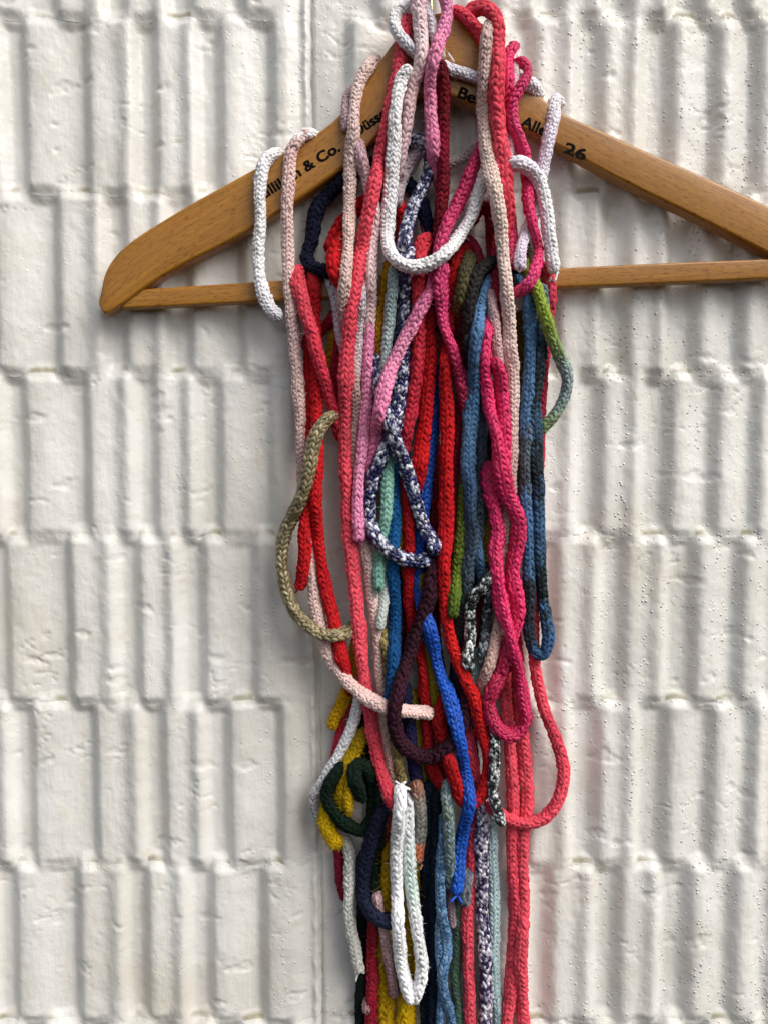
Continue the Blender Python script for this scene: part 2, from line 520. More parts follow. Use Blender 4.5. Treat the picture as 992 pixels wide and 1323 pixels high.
def resample(pts, n):
    p = np.array(pts, float)
    s = np.concatenate([[0], np.cumsum(np.hypot(*np.diff(p, axis=0).T))])
    t = np.linspace(0, len(p) - 1, n)
    # Catmull-Rom on index
    i = np.clip(np.floor(t).astype(int), 0, len(p) - 2); f = (t - i)[:, None]
    P0 = p[np.clip(i - 1, 0, len(p) - 1)]; P1 = p[i]; P2 = p[i + 1]; P3 = p[np.clip(i + 2, 0, len(p) - 1)]
    return 0.5 * (2 * P1 + (P2 - P0) * f + (2 * P0 - 5 * P1 + 4 * P2 - P3) * f ** 2 + (3 * P1 - P0 - 3 * P2 + P3) * f ** 3)


def slab(name, up, lo, db, df, bev, n, mat, parent, reg=None):
    """solid board between an upper and a lower outline with rounded edges; uv runs along the grain"""
    U = resample(up, n); L = resample(lo, n)
    dm = (db + df) / 2
    Uw = unproject(U[:, 0], U[:, 1], df)[0]; Lw = unproject(L[:, 0], L[:, 1], db)[0]
    Uw[:, 1] = Lw[:, 1] = -dm / 1000.0
    ctr = (Uw + Lw) / 2
    s = np.concatenate([[0], np.cumsum(np.linalg.norm(np.diff(ctr, axis=0), axis=1))])
    wdt = np.linalg.norm(Uw - Lw, axis=1)
    th = (df - db) / 1000.0 / 2
    prof_pts = []
    b = bev / 1000.0
    for (sx, sy, a0) in ((1, 1, 0), (-1, 1, 90), (-1, -1, 180), (1, -1, 270)):
        for a in np.radians(np.linspace(a0, a0 + 90, 5)):
            prof_pts.append((sx, sy, math.cos(a), math.sin(a)))
    rows = []; uvs = []
    for i in range(n):
        dirv = (Uw[i] - Lw[i]) / max(wdt[i], 1e-9)
        bb = min(b, wdt[i] * 0.45)
        hw = wdt[i] / 2
        for j, (sx, sy, ca, sa) in enumerate(prof_pts):
            off = sx * (hw - bb) + ca * bb
            dep = sy * (th - b) + sa * b
            rows.append(ctr[i] + dirv * off + np.array([0, -dep, 0]))
            uvs.append((s[i], off + 0.5 + (0.1 if sy < 0 else 0)))
    m = len(prof_pts)
    V = np.array(rows)
    idx = np.arange(n * m).reshape(n, m)
    nx = np.roll(idx, -1, 1)
    q = np.stack([idx[:-1], nx[:-1], nx[1:], idx[1:]], -1).reshape(-1, 4)
    c0 = len(V); V = np.concatenate([V, [ctr[0]], [ctr[-1]]])
    uvs += [(0, .5), (s[-1], .5)]
    t0 = np.stack([nx[0], idx[0], np.full(m, c0)], -1); t1 = np.stack([idx[-1], nx[-1], np.full(m, c0 + 1)], -1)
    me = mesh_np(name, V, quads=q, tris=np.concatenate([t0, t1]), uv=np.array(uvs))
    return link(name, me, mat, parent)


arm = slab("shoulder_board", UP, LO, D_ARM_B, D_ARM_F, 2.6, 170, M_WOOD, hanger)
BAR_UP = [(163, 374), (205, 371.5), (340, 363), (500, 354.5), (720, 345.5), (860, 339), (985, 334), (1046, 331)]
BAR_LO = [(163, 402), (205, 400), (340, 393), (500, 385), (720, 375.5), (860, 369.5), (985, 364), (1046, 361)]
bar = slab("crossbar", BAR_UP, BAR_LO, D_BAR_B, D_BAR_F, 1.6, 40, M_WOOD, hanger)


def text_part(s, p0, p1, cap):
    cu = bpy.data.curves.new("lettering", 'FONT')
    cu.body = s; cu.size = 1.0; cu.extrude = 0.002; cu.offset = 0.006
    to = bpy.data.objects.new("lettering_curve", cu)
    COL.objects.link(to)
    dg = bpy.context.evaluated_depsgraph_get()
    me = bpy.data.meshes.new_from_object(to.evaluated_get(dg))
    bpy.data.objects.remove(to)
    n = len(me.vertices)
    co = np.empty(n * 3, np.float32); me.vertices.foreach_get("co", co); co = co.reshape(-1, 3)
    A = unproject(*p0, D_ARM_F + 0.02)[0]; B = unproject(*p1, D_ARM_F + 0.02)[0]
    L = np.linalg.norm(B - A); ex = (B - A) / L
    ey = np.array([-ex[2], 0, ex[0]]); 
    if ey[2] < 0: ey = -ey
    capm = cap * unproject(*p0, D_ARM_F)[1] / F_PX
    wid = co[:, 0].max()
    out = A + ex * (co[:, :1] / wid * L) + ey * (co[:, 1:2] / 0.73 * capm) + np.array([0, -1, 0]) * (co[:, 2:3] * 0.05)
    faces = [tuple(p.vertices) for p in me.polygons]
    bpy.data.meshes.remove(me)
    allv, allf = [], []
    for q, (sx, sy) in enumerate(((0, 0), (-1, 0.6), (1, -0.6), (-1, -0.6), (1, 0.6))):
        # a heavy stamped face: the strokes are thickened sideways
        off = (ex * sx + ey * sy) * capm * 0.045 + np.array([0, -1, 0]) * (q * 0.000012)
        b0 = len(allv)
        allv += [tuple(v) for v in out + off]
        allf += [tuple(i + b0 for i in f) for f in faces]
    mm = bpy.data.meshes.new("lettering"); mm.from_pydata(allv, [], allf); mm.update()
    return link("lettering", mm, M_INK, hanger)


text_part("Zilliken & Co.", (335, 261), (440, 194), 13.5)
text_part("Düsseldorf", (461, 177), (533, 126), 13.5)
text_part("Berliner", (589, 123.5), (660, 153), 14)
text_part("Allee", (672, 161.5), (712, 179.5), 14)
text_part("26", (726.5, 196), (754, 207), 14.5)


def tube(pts, rad, sides=8, closed_ends=True, rad_fn=None):
    P = np.asarray(pts, float); n = len(P)
    T = np.gradient(P, axis=0); T /= np.linalg.norm(T, axis=1, keepdims=True) + 1e-12
    Nn, B = frames(T)
    a = np.linspace(0, 2 * np.pi, sides, endpoint=False)
    R = np.full(n, rad) if rad_fn is None else rad_fn
    V = P[:, None, :] + R[:, None, None] * (np.cos(a)[None, :, None] * Nn[:, None, :] + np.sin(a)[None, :, None] * B[:, None, :])
    idx = np.arange(n * sides).reshape(n, sides); nx = np.roll(idx, -1, 1)
    q = np.stack([idx[:-1], nx[:-1], nx[1:], idx[1:]], -1).reshape(-1, 4)
    V = V.reshape(-1, 3); c0 = len(V)
    V = np.concatenate([V, [P[0]], [P[-1]]])
    t = np.concatenate([np.stack([nx[0], idx[0], np.full(sides, c0)], -1), np.stack([idx[-1], nx[-1], np.full(sides, c0 + 1)], -1)])
    return V, q, t


def frames(T):
    """parallel-transport frame, starting with the normal that faces the camera side"""
    n = len(T)
    Nn = np.zeros_like(T)
    v = np.array([0, -1.0, 0]); v = v - T[0] * v.dot(T[0])
    Nn[0] = v / np.linalg.norm(v)
    for i in range(1, n):
        v = Nn[i - 1] - T[i] * Nn[i - 1].dot(T[i])
        # lean gently back to the front so that loops do not wind up
        f = np.array([0, -1.0, 0]); f = f - T[i] * f.dot(T[i])
        v = v / (np.linalg.norm(v) + 1e-12) + 0.08 * f
        Nn[i] = v / (np.linalg.norm(v) + 1e-12)
    return Nn, np.cross(T, Nn)


hk = [(557, 30, 20), (556.5, 12, 20), (556, -12, 20)]
hook_pts = [unproject(x, y, d)[0] for x, y, d in hk]
base = hook_pts[-1]
for a in np.radians(np.linspace(0, 235, 20)):
    hook_pts.append(base + np.array([0.022 - 0.022 * math.cos(a), 0, 0.014 + 0.024 * math.sin(a)]))
hp = np.array(hook_pts)
V, q, t = tube(hp, 0.0013, 10)
link("hook", mesh_np("hook", V, q, t), M_BRASS, hanger)

# ------------------------------------------------------------------ the knitted cords
# Cords are laid down one after another, back to front: each rests on whatever already lies under it.
GX0, GY0, GW, GH = 60, -80, 900, 1520
HM = np.zeros((GH, GW))


def fill_slab(up, lo, val):
    U = resample(up, 1500); L = resample(lo, 1500)
    for f in np.linspace(0, 1, 60):
        p = U * f + L * (1 - f)
        xi = np.round(p[:, 0] - GX0).astype(int); yi = np.round(p[:, 1] - GY0).astype(int)
        ok = (xi >= 0) & (xi < GW) & (yi >= 0) & (yi < GH)
        HM[yi[ok], xi[ok]] = val


fill_slab(BAR_UP, BAR_LO, D_BAR_F)
fill_slab(UP, LO, D_ARM_F)

GROUP = "knitted cords draped over the hanger"
N_SIDE = 5
_a = np.linspace(0, 2 * np.pi, N_SIDE, endpoint=False)
LEG_S = np.array([-1.0, -0.42, 0.42, 1.0])
LEG_W = np.array([0.42, 1.0, 1.0, 0.42])
_i = np.arange(4 * N_SIDE).reshape(4, N_SIDE); _n = np.roll(_i, -1, 1)
LEG_Q = np.stack([_i[:-1], _n[:-1], _n[1:], _i[1:]], -1).reshape(-1, 4)


def smooth_path(pts):
    p = np.array([q[:2] for q in pts], float)
    n = len(p)
    out = []
    for i in range(n - 1):
        P0 = p[max(i - 1, 0)]; P1 = p[i]; P2 = p[i + 1]; P3 = p[min(i + 2, n - 1)]
        if i == 0: P0 = 2 * P1 - P2
        if i == n - 2: P3 = 2 * P2 - P1
        d0 = np.linalg.norm(P1 - P0) ** 0.5 + 1e-6; d1 = np.linalg.norm(P2 - P1) ** 0.5 + 1e-6; d2 = np.linalg.norm(P3 - P2) ** 0.5 + 1e-6
        m1 = (P2 - P1) + d1 * ((P1 - P0) / d0 - (P2 - P0) / (d0 + d1))
        m2 = (P2 - P1) + d1 * ((P3 - P2) / d2 - (P3 - P1) / (d1 + d2))
        t = np.linspace(0, 1, 24, endpoint=False)[:, None]
        out.append((2 * t ** 3 - 3 * t ** 2 + 1) * P1 + (t ** 3 - 2 * t ** 2 + t) * m1 + (-2 * t ** 3 + 3 * t ** 2) * P2 + (t ** 3 - t ** 2) * m2)
    out.append(p[-1:])
    c = np.concatenate(out)
    s = np.concatenate([[0], np.cumsum(np.hypot(*np.diff(c, axis=0).T))])
    m = max(8, int(s[-1] / 2.0))
    t = np.linspace(0, s[-1], m)
    return np.stack([np.interp(t, s, c[:, 0]), np.interp(t, s, c[:, 1])], -1), p


def gauss1(a, sig):
    r = int(sig * 3) + 1
    k = np.exp(-0.5 * (np.arange(-r, r + 1) / sig) ** 2); k /= k.sum()
    return np.convolve(np.pad(a, r, 'edge'), k, 'valid')


def lay(pts, w, d0, squash=0.72):
    P, ctrl = smooth_path(pts)
    n = len(P)
    rr = w / 2
    rpx = max(2, int(rr * 0.55))
    yy, xx = np.mgrid[-rpx:rpx + 1, -rpx:rpx + 1]
    dsk = (yy ** 2 + xx ** 2) <= rpx ** 2
    oy, ox = yy[dsk], xx[dsk]
    xi = np.round(P[:, 0] - GX0).astype(int); yi = np.round(P[:, 1] - GY0).astype(int)
    X = np.clip(xi[:, None] + ox, 0, GW - 1); Y = np.clip(yi[:, None] + oy, 0, GH - 1)
    sup = HM[Y, X].max(1)
    rmm = rr * 0.53 * 0.94
    d = np.maximum(d0, sup + squash * rmm)
    # running maximum, then smooth
    pad = np.pad(d, 5, 'edge')
    d = np.max(np.stack([pad[i:i + n] for i in range(11)]), 0)
    d = gauss1(d, 7.0)
    wob = fbm(np.arange(n) / 22.0, np.full(n, 1.7 + pts[0][0] * 0.13), 5, 2)
    d = d + 0.8 * wob
    # explicit depths tuck ends behind the hanger or behind other cords
    ex = [(i, q[2]) for i, q in enumerate(pts) if len(q) > 2]
    for i, dv in ex:
        dist = np.hypot(P[:, 0] - ctrl[i, 0], P[:, 1] - ctrl[i, 1])
        j = np.arange(n)
        j0 = int(np.argmin(dist))
        wgt = np.exp(-((j - j0) * 2.0 / 17.0) ** 2)
        d = d * (1 - wgt) + dv * wgt
    for (i, di), (i2, di2) in zip(ex, ex[1:]):
        if i2 == i + 1:
            j0 = int(np.argmin(np.hypot(P[:, 0] - ctrl[i, 0], P[:, 1] - ctrl[i, 1])))
            j1 = int(np.argmin(np.hypot(P[:, 0] - ctrl[i2, 0], P[:, 1] - ctrl[i2, 1])))
            if j1 > j0: d[j0:j1 + 1] = np.linspace(di, di2, j1 - j0 + 1)
    d = gauss1(d, 2.5)
    # stamp the top of this cord
    rs = int(math.ceil(rr))
    yy, xx = np.mgrid[-rs:rs + 1, -rs:rs + 1]
    q2 = (yy ** 2 + xx ** 2) / rr ** 2
    dsk = q2 < 1
    bulge = np.sqrt(1 - q2[dsk]) * rmm
    oy, ox = yy[dsk], xx[dsk]
    for a in range(n):
        if -rs <= xi[a] < GW + rs and -rs <= yi[a] < GH + rs:
            Y = np.clip(yi[a] + oy, 0, GH - 1); X = np.clip(xi[a] + ox, 0, GW - 1)
            HM[Y, X] = np.maximum(HM[Y, X], d[a] + bulge)
    return P, d, rmm


def cord(label, w, cols, pts, d0=27.0, mat=None, cols_n=5, pitch=0.78, mel=None, fuzz=0.8, twist=0.0, jit=0.10,
         flat=1.0, fray=None, run=3, leg=1.0, lump=1.0):
    """one knitted tube: rows of paired stitch legs round a core, along a drawn path"""
    mat = mat or M_WOOL
    if mat is M_COTTON or mat is M_LUREX: fuzz = min(fuzz, 0.35)
    seed = sum(ord(c) * (i + 1) for i, c in enumerate(label)) % 99991
    g = np.random.default_rng(seed)
    P2, d, _ = lay(pts, w, d0)
    n = len(P2)
    # slight waver of a hand-knitted cord
    P2 = P2 + np.stack([1.7 * lump * fbm(np.arange(n) / 17.0, np.full(n, seed % 97), 7, 3), 0.9 * fbm(np.arange(n) / 13.0, np.full(n, seed % 89 + 0.5), 8, 2)], -1)
    Pw, tt = unproject(P2[:, 0], P2[:, 1], d)
    r0 = 1.13 * w / 2 * float(np.mean(tt)) / F_PX
    seg = np.linalg.norm(np.diff(Pw, axis=0), axis=1)
    s = np.concatenate([[0], np.cumsum(seg)])
    L = s[-1]
    m = max(12, int(L / (r0 * 0.22)))
    u = np.linspace(0, L, m)
    Pc = np.stack([np.interp(u, s, Pw[:, i]) for i in range(3)], -1)
    T = np.gradient(Pc, axis=0); T /= np.linalg.norm(T, axis=1, keepdims=True) + 1e-12
    Nn, B = frames(T)
    Rv = r0 * (1 + 0.20 * lump * fbm(u / (r0 * 7), np.full(m, seed % 53), 9, 3))

    def frame_at(t):
        t = np.clip(t, 0, L)
        f = lambda A: np.stack([np.interp(t, u, A[:, i]) for i in range(3)], -1)
        return f(Pc), f(Nn), f(B), np.interp(t, u, Rv)

    def env(t):
        e = np.minimum(t, L - t)
        return np.sqrt(np.clip(1 - (1 - np.clip(e / (0.9 * r0), 0, 1)) ** 2, 0.02, 1))

    ph0 = g.uniform(0, 2 * np.pi); sgn = 1 if g.random() < 0.5 else -1
    pit = pitch * r0
    rows = max(3, int(L / pit))
    I, J, S = np.meshgrid(np.arange(rows), np.arange(cols_n), np.array([-1, 1]), indexing='ij')
    I, J, S = I.ravel(), J.ravel(), S.ravel()
    k = len(I)
    colw = 2 * np.pi / cols_n
    t0 = (I + 0.5 + (J % 2) * 0.12 + g.normal(0, 0.085, k)) * pit
    tw = ph0 + twist * t0 / r0 + 0.5 * fbm(t0 / (r0 * 14), np.full(k, 3.3), seed % 41, 2)
    th0 = (J + 0.5 + 0.24 * S) * colw + tw + g.normal(0, 0.03, k)
    al = np.radians(28) + g.normal(0, 0.07, k)
    hl = 0.95 * pit * (1 + g.normal(0, 0.06, k)) * leg
    hw = 0.238 * colw * r0 * (1 + g.normal(0, 0.07, k)) * leg
    hh = 0.21 * r0 * (1 + g.normal(0, 0.08, k))
    lift = g.normal(0, 0.045, k) * r0
    ca, sa = np.cos(al), np.sin(al)
    sL = LEG_S[None, :, None]; wL = LEG_W[None, :, None]
    cphi = np.cos(_a)[None, None, :]; sphi = np.sin(_a)[None, None, :]
    E = lambda v: v[:, None, None]
    along = sL * E(hl); acr = wL * E(hw) * cphi
    tt_ = E(t0) + sgn * (along * E(ca) - acr * E(sa) * E(S))
    th = E(th0) + (E(S) * along * E(sa) + acr * E(ca)) / (r0 * 0.86)
    rad = r0 * 0.82 + E(lift) + wL * E(hh) * sphi - 0.15 * r0 * sL ** 2
    tt_ = tt_ + np.zeros_like(rad); th = th + np.zeros_like(rad)
    Pt, Nt, Bt, Rt = frame_at(tt_.ravel())
    # the soft tube is squeezed oval, now one way, now another
    sq = 0.16 * lump * np.cos(2 * (th.ravel()) + 5.0 * fbm(tt_.ravel() / (r0 * 16), np.full(tt_.size, 5.5), seed % 37, 2)) * (0.4 + np.abs(fbm(tt_.ravel() / (r0 * 9), np.full(tt_.size, 2.2), seed % 43, 1)) * 2.2)
    radf = rad.ravel() * (1 + sq) * (Rt / r0) * env(np.clip(tt_.ravel(), 0, L))
    thf = th.ravel()
    Vl = Pt + radf[:, None] * (flat * np.cos(thf)[:, None] * Nt + np.sin(thf)[:, None] * Bt)
    Ql = (LEG_Q[None] + (np.arange(k) * 4 * N_SIDE)[:, None, None]).reshape(-1, 4)
    # colour of each stitch
    frac = t0 / L
    if mel:
        pal = np.array([lin(c) for c in mel])
        order = I * cols_n + J
        blk = (order + g.integers(0, 2, k)) // run
        r_ = hash2(blk, blk * 0 + seed % 13, seed % 1000)
        ci = np.minimum((r_ * len(pal)).astype(int), len(pal) - 1)
        c = pal[ci]
        if cols: c = c * np.array([lin(x) for x in cols]).mean(0) / 0.5
    else:
        stops = cols if isinstance(cols[0], tuple) else [(i / max(1, len(cols) - 1), x) for i, x in enumerate(cols)]
        fs = np.array([a for a, _ in stops]); cc = np.array([lin(x) for _, x in stops])
        fj = frac + g.normal(0, 0.012, k) if len(stops) > 1 else frac
        c = np.stack([np.interp(fj, fs, cc[:, i]) for i in range(3)], -1)
    sat = (c.max(1) - c.min(1)) / (c.max(1) + 1e-6)
    c = c * (1 - 0.10 * sat[:, None]) + 0.004
    jit = jit * (0.35 + 0.65 * (c.mean() < 0.4))
    c = c * np.clip(1 + g.normal(0, jit, k), 0.55, 1.5)[:, None]
    c = c * (1 + 0.30 * fbm(t0 / (r0 * 9), np.full(k, 8.8), seed % 61, 2))[:, None]
    if mel:
        ring = np.repeat(c[:, None, :], 4, 1)
        alt = pal[g.integers(0, len(pal), (k, 4))]
        ring = np.where(g.random((k, 4, 1)) < 0.6, alt, ring)
        Cl = np.repeat(ring.reshape(-1, 3), N_SIDE, 0)
    else:
        Cl = np.repeat(c, 4 * N_SIDE, 0)
    # core
    mc = max(6, int(L / (r0 * 0.8)))
    uc = np.linspace(0, L, mc)
    Pc_, Nc, Bc, Rc = frame_at(uc)
    ac = np.linspace(0, 2 * np.pi, 7, endpoint=False)
    rc = (0.73 * Rc * env(uc))[:, None, None]
    Vc = (Pc_[:, None] + rc * (flat * np.cos(ac)[None, :, None] * Nc[:, None] + np.sin(ac)[None, :, None] * Bc[:, None])).reshape(-1, 3)
    ic = np.arange(mc * 7).reshape(mc, 7); nc = np.roll(ic, -1, 1)
    Qc = np.stack([ic[:-1], nc[:-1], nc[1:], ic[1:]], -1).reshape(-1, 4)
    near = np.clip(np.searchsorted(t0[::cols_n * 2], uc), 0, rows - 1) * cols_n * 2
    Cc = np.repeat(c[near] * 0.95, 7, 0)
    # stray fibres
    nf = int(1.3 * fuzz * L / (r0 * 0.12))
    Vs = [Vl, Vc]; Qs = [Ql, Qc + len(Vl)]; Cs = [Cl, Cc]
    if nf:
        lf = 0.55 if fuzz < 3 else 0.9
        tf = g.uniform(0, L, nf); af = g.uniform(0, 2 * np.pi, nf)
        Pf, Nf, Bf, Rf = frame_at(tf)
        out = np.cos(af)[:, None] * Nf + np.sin(af)[:, None] * Bf
        b0 = Pf + out * (0.90 * Rf * env(tf))[:, None]
        rd = g.normal(0, 1, (nf, 3)); rd /= np.linalg.norm(rd, axis=1, keepdims=True)
        ln = (r0 * lf * g.uniform(0.5, 1.5, nf))[:, None]
        b1 = b0 + (0.5 * out + 0.8 * rd) * ln * 0.5
        rd2 = g.normal(0, 1, (nf, 3)); rd2 /= np.linalg.norm(rd2, axis=1, keepdims=True)
        b2 = b1 + (0.25 * out + 0.6 * rd + 0.5 * rd2) * ln * 0.5
        sd = np.cross(rd, out); sd /= np.linalg.norm(sd, axis=1, keepdims=True) + 1e-9
        wd = sd * 0.000085
        Vf = np.stack([b0 - wd, b0 + wd, b1 - wd, b1 + wd, b2 - wd * 0.4, b2 + wd * 0.4], 1).reshape(-1, 3)
        qf = np.array([[0, 1, 3, 2], [2, 3, 5, 4]])
        Qf = (qf[None] + (np.arange(nf) * 6)[:, None, None]).reshape(-1, 4) + len(Vl) + len(Vc)
        nr = np.clip((tf / pit).astype(int), 0, rows - 1) * cols_n * 2
        Vs.append(Vf); Qs.append(Qf); Cs.append(np.repeat(c[nr], 6, 0))
    V = np.concatenate(Vs); base = Pc[0].copy()
    me = mesh_np("knitted_cord", V - base, np.concatenate(Qs), col=np.concatenate(Cs))
    o = link("knitted_cord", me, mat)
    o.location = base
    tag(o, label, "cord", GROUP)
    if fray:
        for where, cnt in fray:
            p = Pc[-1] if where == 'end' else Pc[0]
            tn = T[-1] if where == 'end' else -T[0]
            cc_ = c[-1] if where == 'end' else c[0]
            for _ in range(cnt):
                ln = r0 * g.uniform(0.5, 1.0)
                dv = tn + g.normal(0, 0.55, 3); dv /= np.linalg.norm(dv)
                bend = g.normal(0, 0.5, 3) * ln + np.array([0, 0, -0.35 * ln])
                ts = np.linspace(0, 1, 7)[:, None]
                pp = p - tn * r0 * 0.4 + g.normal(0, 0.3, 3) * r0 + dv * ln * ts + bend * ts ** 2
                V, q, t = tube(pp - base, r0 * 0.17, 6)
                link("yarn_end", mesh_np("yarn_end", V, q, t, col=np.tile(cc_, (len(V), 1))), mat, o)
    return o


CORAL, CORAL2, RED, REDD, CRIM = '#ea5566', '#e04a5c', '#c0141e', '#8a0d1c', '#a81a38'
HOT, PINK, PALE, WARM, WHITE = '#e62d6c', '#f090bc', '#e8cbc7', '#ecd4ca', '#f4f3f2'
NAVY, PLUM, ROYAL, TEAL, MINT = '#14182f', '#2e0c1c', '#0c50b8', '#0f4d84', '#7fb09f'
MUST, YEL, OLIVE, SLATE, DENIM, BLACKG = '#b9880f', '#caa40e', '#5c7026', '#4b5968', '#42668d', '#071a10'
CO, LU, MO = M_COTTON, M_LUREX, M_MOHAIR
NAVYWHITE = ['#12164a', '#141a50', '#10143a', '#1c2468', '#e4e6f0', '#c9cde0', '#191d52']
PURPWHITE = ['#1c1848', '#2c2450', '#dcd4dc', '#b0a4bc', '#16143c', '#e4e0ea']
GREENWHITE = ['#0c1a14', '#101c1a', '#dfe4e4', '#16241e', '#c4cccc', '#0a1412']
TWEED = ['#2a3038', '#474e5a', '#1c2228', '#8c929a', '#222830']
KHAKI = ['#857654', '#988a66', '#6c6044', '#b0a480', '#786c4c']
GREYBLUE = ['#5d7076', '#7c8e94', '#465860', '#90a2a4', '#5a6c78', '#6c7f6a']
DENIMS = ['#456b94', '#5f86ab', '#3a5a80', '#7496b4', '#3c5e86']

# ---- rear strands seen in the gaps, after dark filler cords added for shade
cord("dark crimson cord deep between the coral loop and the bright red cords, upper middle", 17, ['#6e0c1c', '#7c0e20', '#580a18'], [(553, 335, 20), (549, 360), (550, 430), (556, 520), (560, 600), (559, 690), (553, 760)], 15)  # added filler; its dark red stands in for shade between the cords
cord("deep maroon cord in the shaded gap behind the teal blue cord", 17, ['#3c0c1c', '#4a0e22', '#3a0c1c'], [(522, 560), (522, 620), (526, 700), (520, 780), (512, 850), (506, 900)], 14)  # added filler, coloured dark like the shaded gap
cord("black brown cord in the shaded gap behind the olive green strand", 17, ['#1c1416', '#241a1c', '#2a1a20'], [(598, 350, 20), (600, 420), (604, 520), (606, 620), (603, 720), (606, 820), (604, 900)], 14)  # unseen filler, near black to paint in the depth of the gap
cord("dull wine red cord behind the slate cord at the middle", 16, ['#5c0e24', '#6a1028', '#4a0c1e'], [(628, 480), (632, 560), (630, 640), (620, 740), (612, 830), (606, 900)], 13)  # filler closing the bundle, shade mixed into its dull red
cord("dark red cord low in the shaded gap behind the plum loop", 17, ['#5a0a14', '#6a0c16', '#4a0a14'], [(556, 760), (562, 840), (572, 920), (570, 1000), (566, 1060)], 14)  # added strand, its dark red painted for the shaded hollow
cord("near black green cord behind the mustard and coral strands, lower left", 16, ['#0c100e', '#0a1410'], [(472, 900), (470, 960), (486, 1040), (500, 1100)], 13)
cord("dusty grey pink cord crossing the open gap under the stamped street name", 14, ['#a99a9a', '#b8a8a8'], [(566, 222), (580, 212), (596, 204), (612, 195), (628, 184)], 14, CO)
cord("crimson cord arching behind the pale pink cord below the hanger's right arm", 15, [CRIM, '#8f1830'], [(608, 292), (614, 276), (624, 266), (632, 276), (635, 300), (637, 330), (638, 372), (642, 420)], 18)
cord("rose cord looping over the crossbar beside the brown olive strand", 14, ['#a83048', '#8a1a34'], [(584, 345), (592, 318), (602, 308), (612, 317), (617, 332), (620, 352)], 20)
cord("grey brown cord peeping out above the lime strand near the crossbar", 12, ['#5a564c', '#6a665a'], [(688, 306), (685, 322), (684, 342), (690, 366)], 17)
cord("mustard cord between the coral cord pair below the crossbar's left part", 17, [MUST, '#a87a0c'], [(440, 405), (433, 430), (430, 460), (431, 485), (436, 515)], 17)
cord("crimson cord crossing diagonally under the crossbar behind the left coral cord", 15, ['#8e1428', '#a0182e'], [(392, 452), (404, 436), (420, 422), (436, 400)], 14)
cord("crimson cord between mustard strand and long coral cord, left side", 14, ['#a01c38', '#b82440'], [(441, 420), (437, 455), (434, 490), (438, 530)], 16)
cord("mustard brown cord showing between the blue cord and the pale pink cord", 14, ['#7a5c12', '#8f6c10'], [(673, 400), (672, 440), (671, 480), (668, 560), (664, 640), (660, 700)], 14)
cord("olive yellow cord glimpsed through the navy and white loop", 14, ['#8c7a10', '#9a8412', '#7c6c10'], [(522, 560), (519, 610), (517, 660), (518, 700), (520, 740)], 18, MO, fuzz=1.5)
cord("dark yellow cord glimpsed left of the hot pink cord at mid height", 13, ['#8a700e', '#9c800e'], [(636, 630), (631, 670), (627, 705), (626, 735)], 16, MO, fuzz=1.5, lump=1.8)
cord("dull yellow cord running down behind the royal blue cord", 13, ['#8c7a12', '#a08a12', '#8a8418'], [(546, 740), (551, 800), (556, 860), (562, 905), (567, 940)], 17, MO, fuzz=1.5)
cord("olive yellow cord behind the bend of the plum loop", 14, ['#8a7812', '#94801a'], [(534, 890), (538, 930), (542, 965), (545, 1010), (548, 1060), (546, 1120)], 15, MO, fuzz=1.5)
cord("narrow red cord running behind the navy and white loop to the plum loop", 15, ['#a01420', RED, '#b5141c', '#a81420'], [(524, 600), (527, 660), (528, 710), (527, 750), (530, 790), (536, 822), (543, 848), (547, 880), (550, 920), (552, 955), (557, 990), (568, 1014), (576, 1026)], 20)
cord("faded teal cord in the gap left of the dusty pink tail", 11, ['#7d9c9c', '#8aa8a8'], [(620, 835), (616, 858), (611, 882), (606, 910)], 15)
cord("purple navy cord in the gap right of the royal blue cord", 14, ['#1c1a40', '#241e48'], [(590, 850), (586, 880), (594, 915), (606, 945), (612, 975), (612, 1010)], 14)

# ---- lower rear strands
cord("crimson cord emerging left of the fuzzy yellow strands", 15, ['#b0283e', '#b82a44', '#8e1a36', '#8a1a34'], [(468, 880), (456, 905), (446, 930), (437, 960), (432, 1000), (434, 1060), (438, 1105), (442, 1140), (446, 1165)], 14)
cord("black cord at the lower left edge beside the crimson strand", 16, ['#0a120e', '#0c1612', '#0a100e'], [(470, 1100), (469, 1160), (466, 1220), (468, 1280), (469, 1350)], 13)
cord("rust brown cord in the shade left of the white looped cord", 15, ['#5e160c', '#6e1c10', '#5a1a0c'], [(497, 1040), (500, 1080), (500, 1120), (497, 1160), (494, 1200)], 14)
cord("mustard cord beside the white loop, rear left at the bottom", 22, ['#9a7a0e', '#a8840e', '#b8920e', '#b08c0c'], [(506, 1090), (503, 1140), (499, 1190), (497, 1240), (498, 1290), (500, 1350)], 15, MO, cols_n=7, fuzz=4)
cord("fuzzy yellow cord inside and below the white loop", 21, ['#a8880e', '#b8960e', YEL, '#c8a40c'], [(536, 1080), (533, 1130), (529, 1190), (527, 1240), (524, 1290), (526, 1350)], 15, MO, cols_n=7, fuzz=5)
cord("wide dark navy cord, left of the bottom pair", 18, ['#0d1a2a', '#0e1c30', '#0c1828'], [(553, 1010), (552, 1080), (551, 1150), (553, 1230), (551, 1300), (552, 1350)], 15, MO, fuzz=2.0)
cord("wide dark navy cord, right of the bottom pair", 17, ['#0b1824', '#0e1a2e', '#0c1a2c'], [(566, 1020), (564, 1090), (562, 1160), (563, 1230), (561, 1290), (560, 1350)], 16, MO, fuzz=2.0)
cord("muted green cord beside the coral cord at the bottom", 13, ['#45604f', '#55705c', '#4e6a58', '#5d7c6c'], [(592, 1150), (590, 1190), (589, 1230), (588, 1265), (591, 1305), (594, 1350)], 16)
cord("dusty mauve cord behind the frayed blue end", 11, ['#8d7482', '#96808c'], [(580, 1120), (581, 1150), (582, 1175), (584, 1200)], 18, CO)
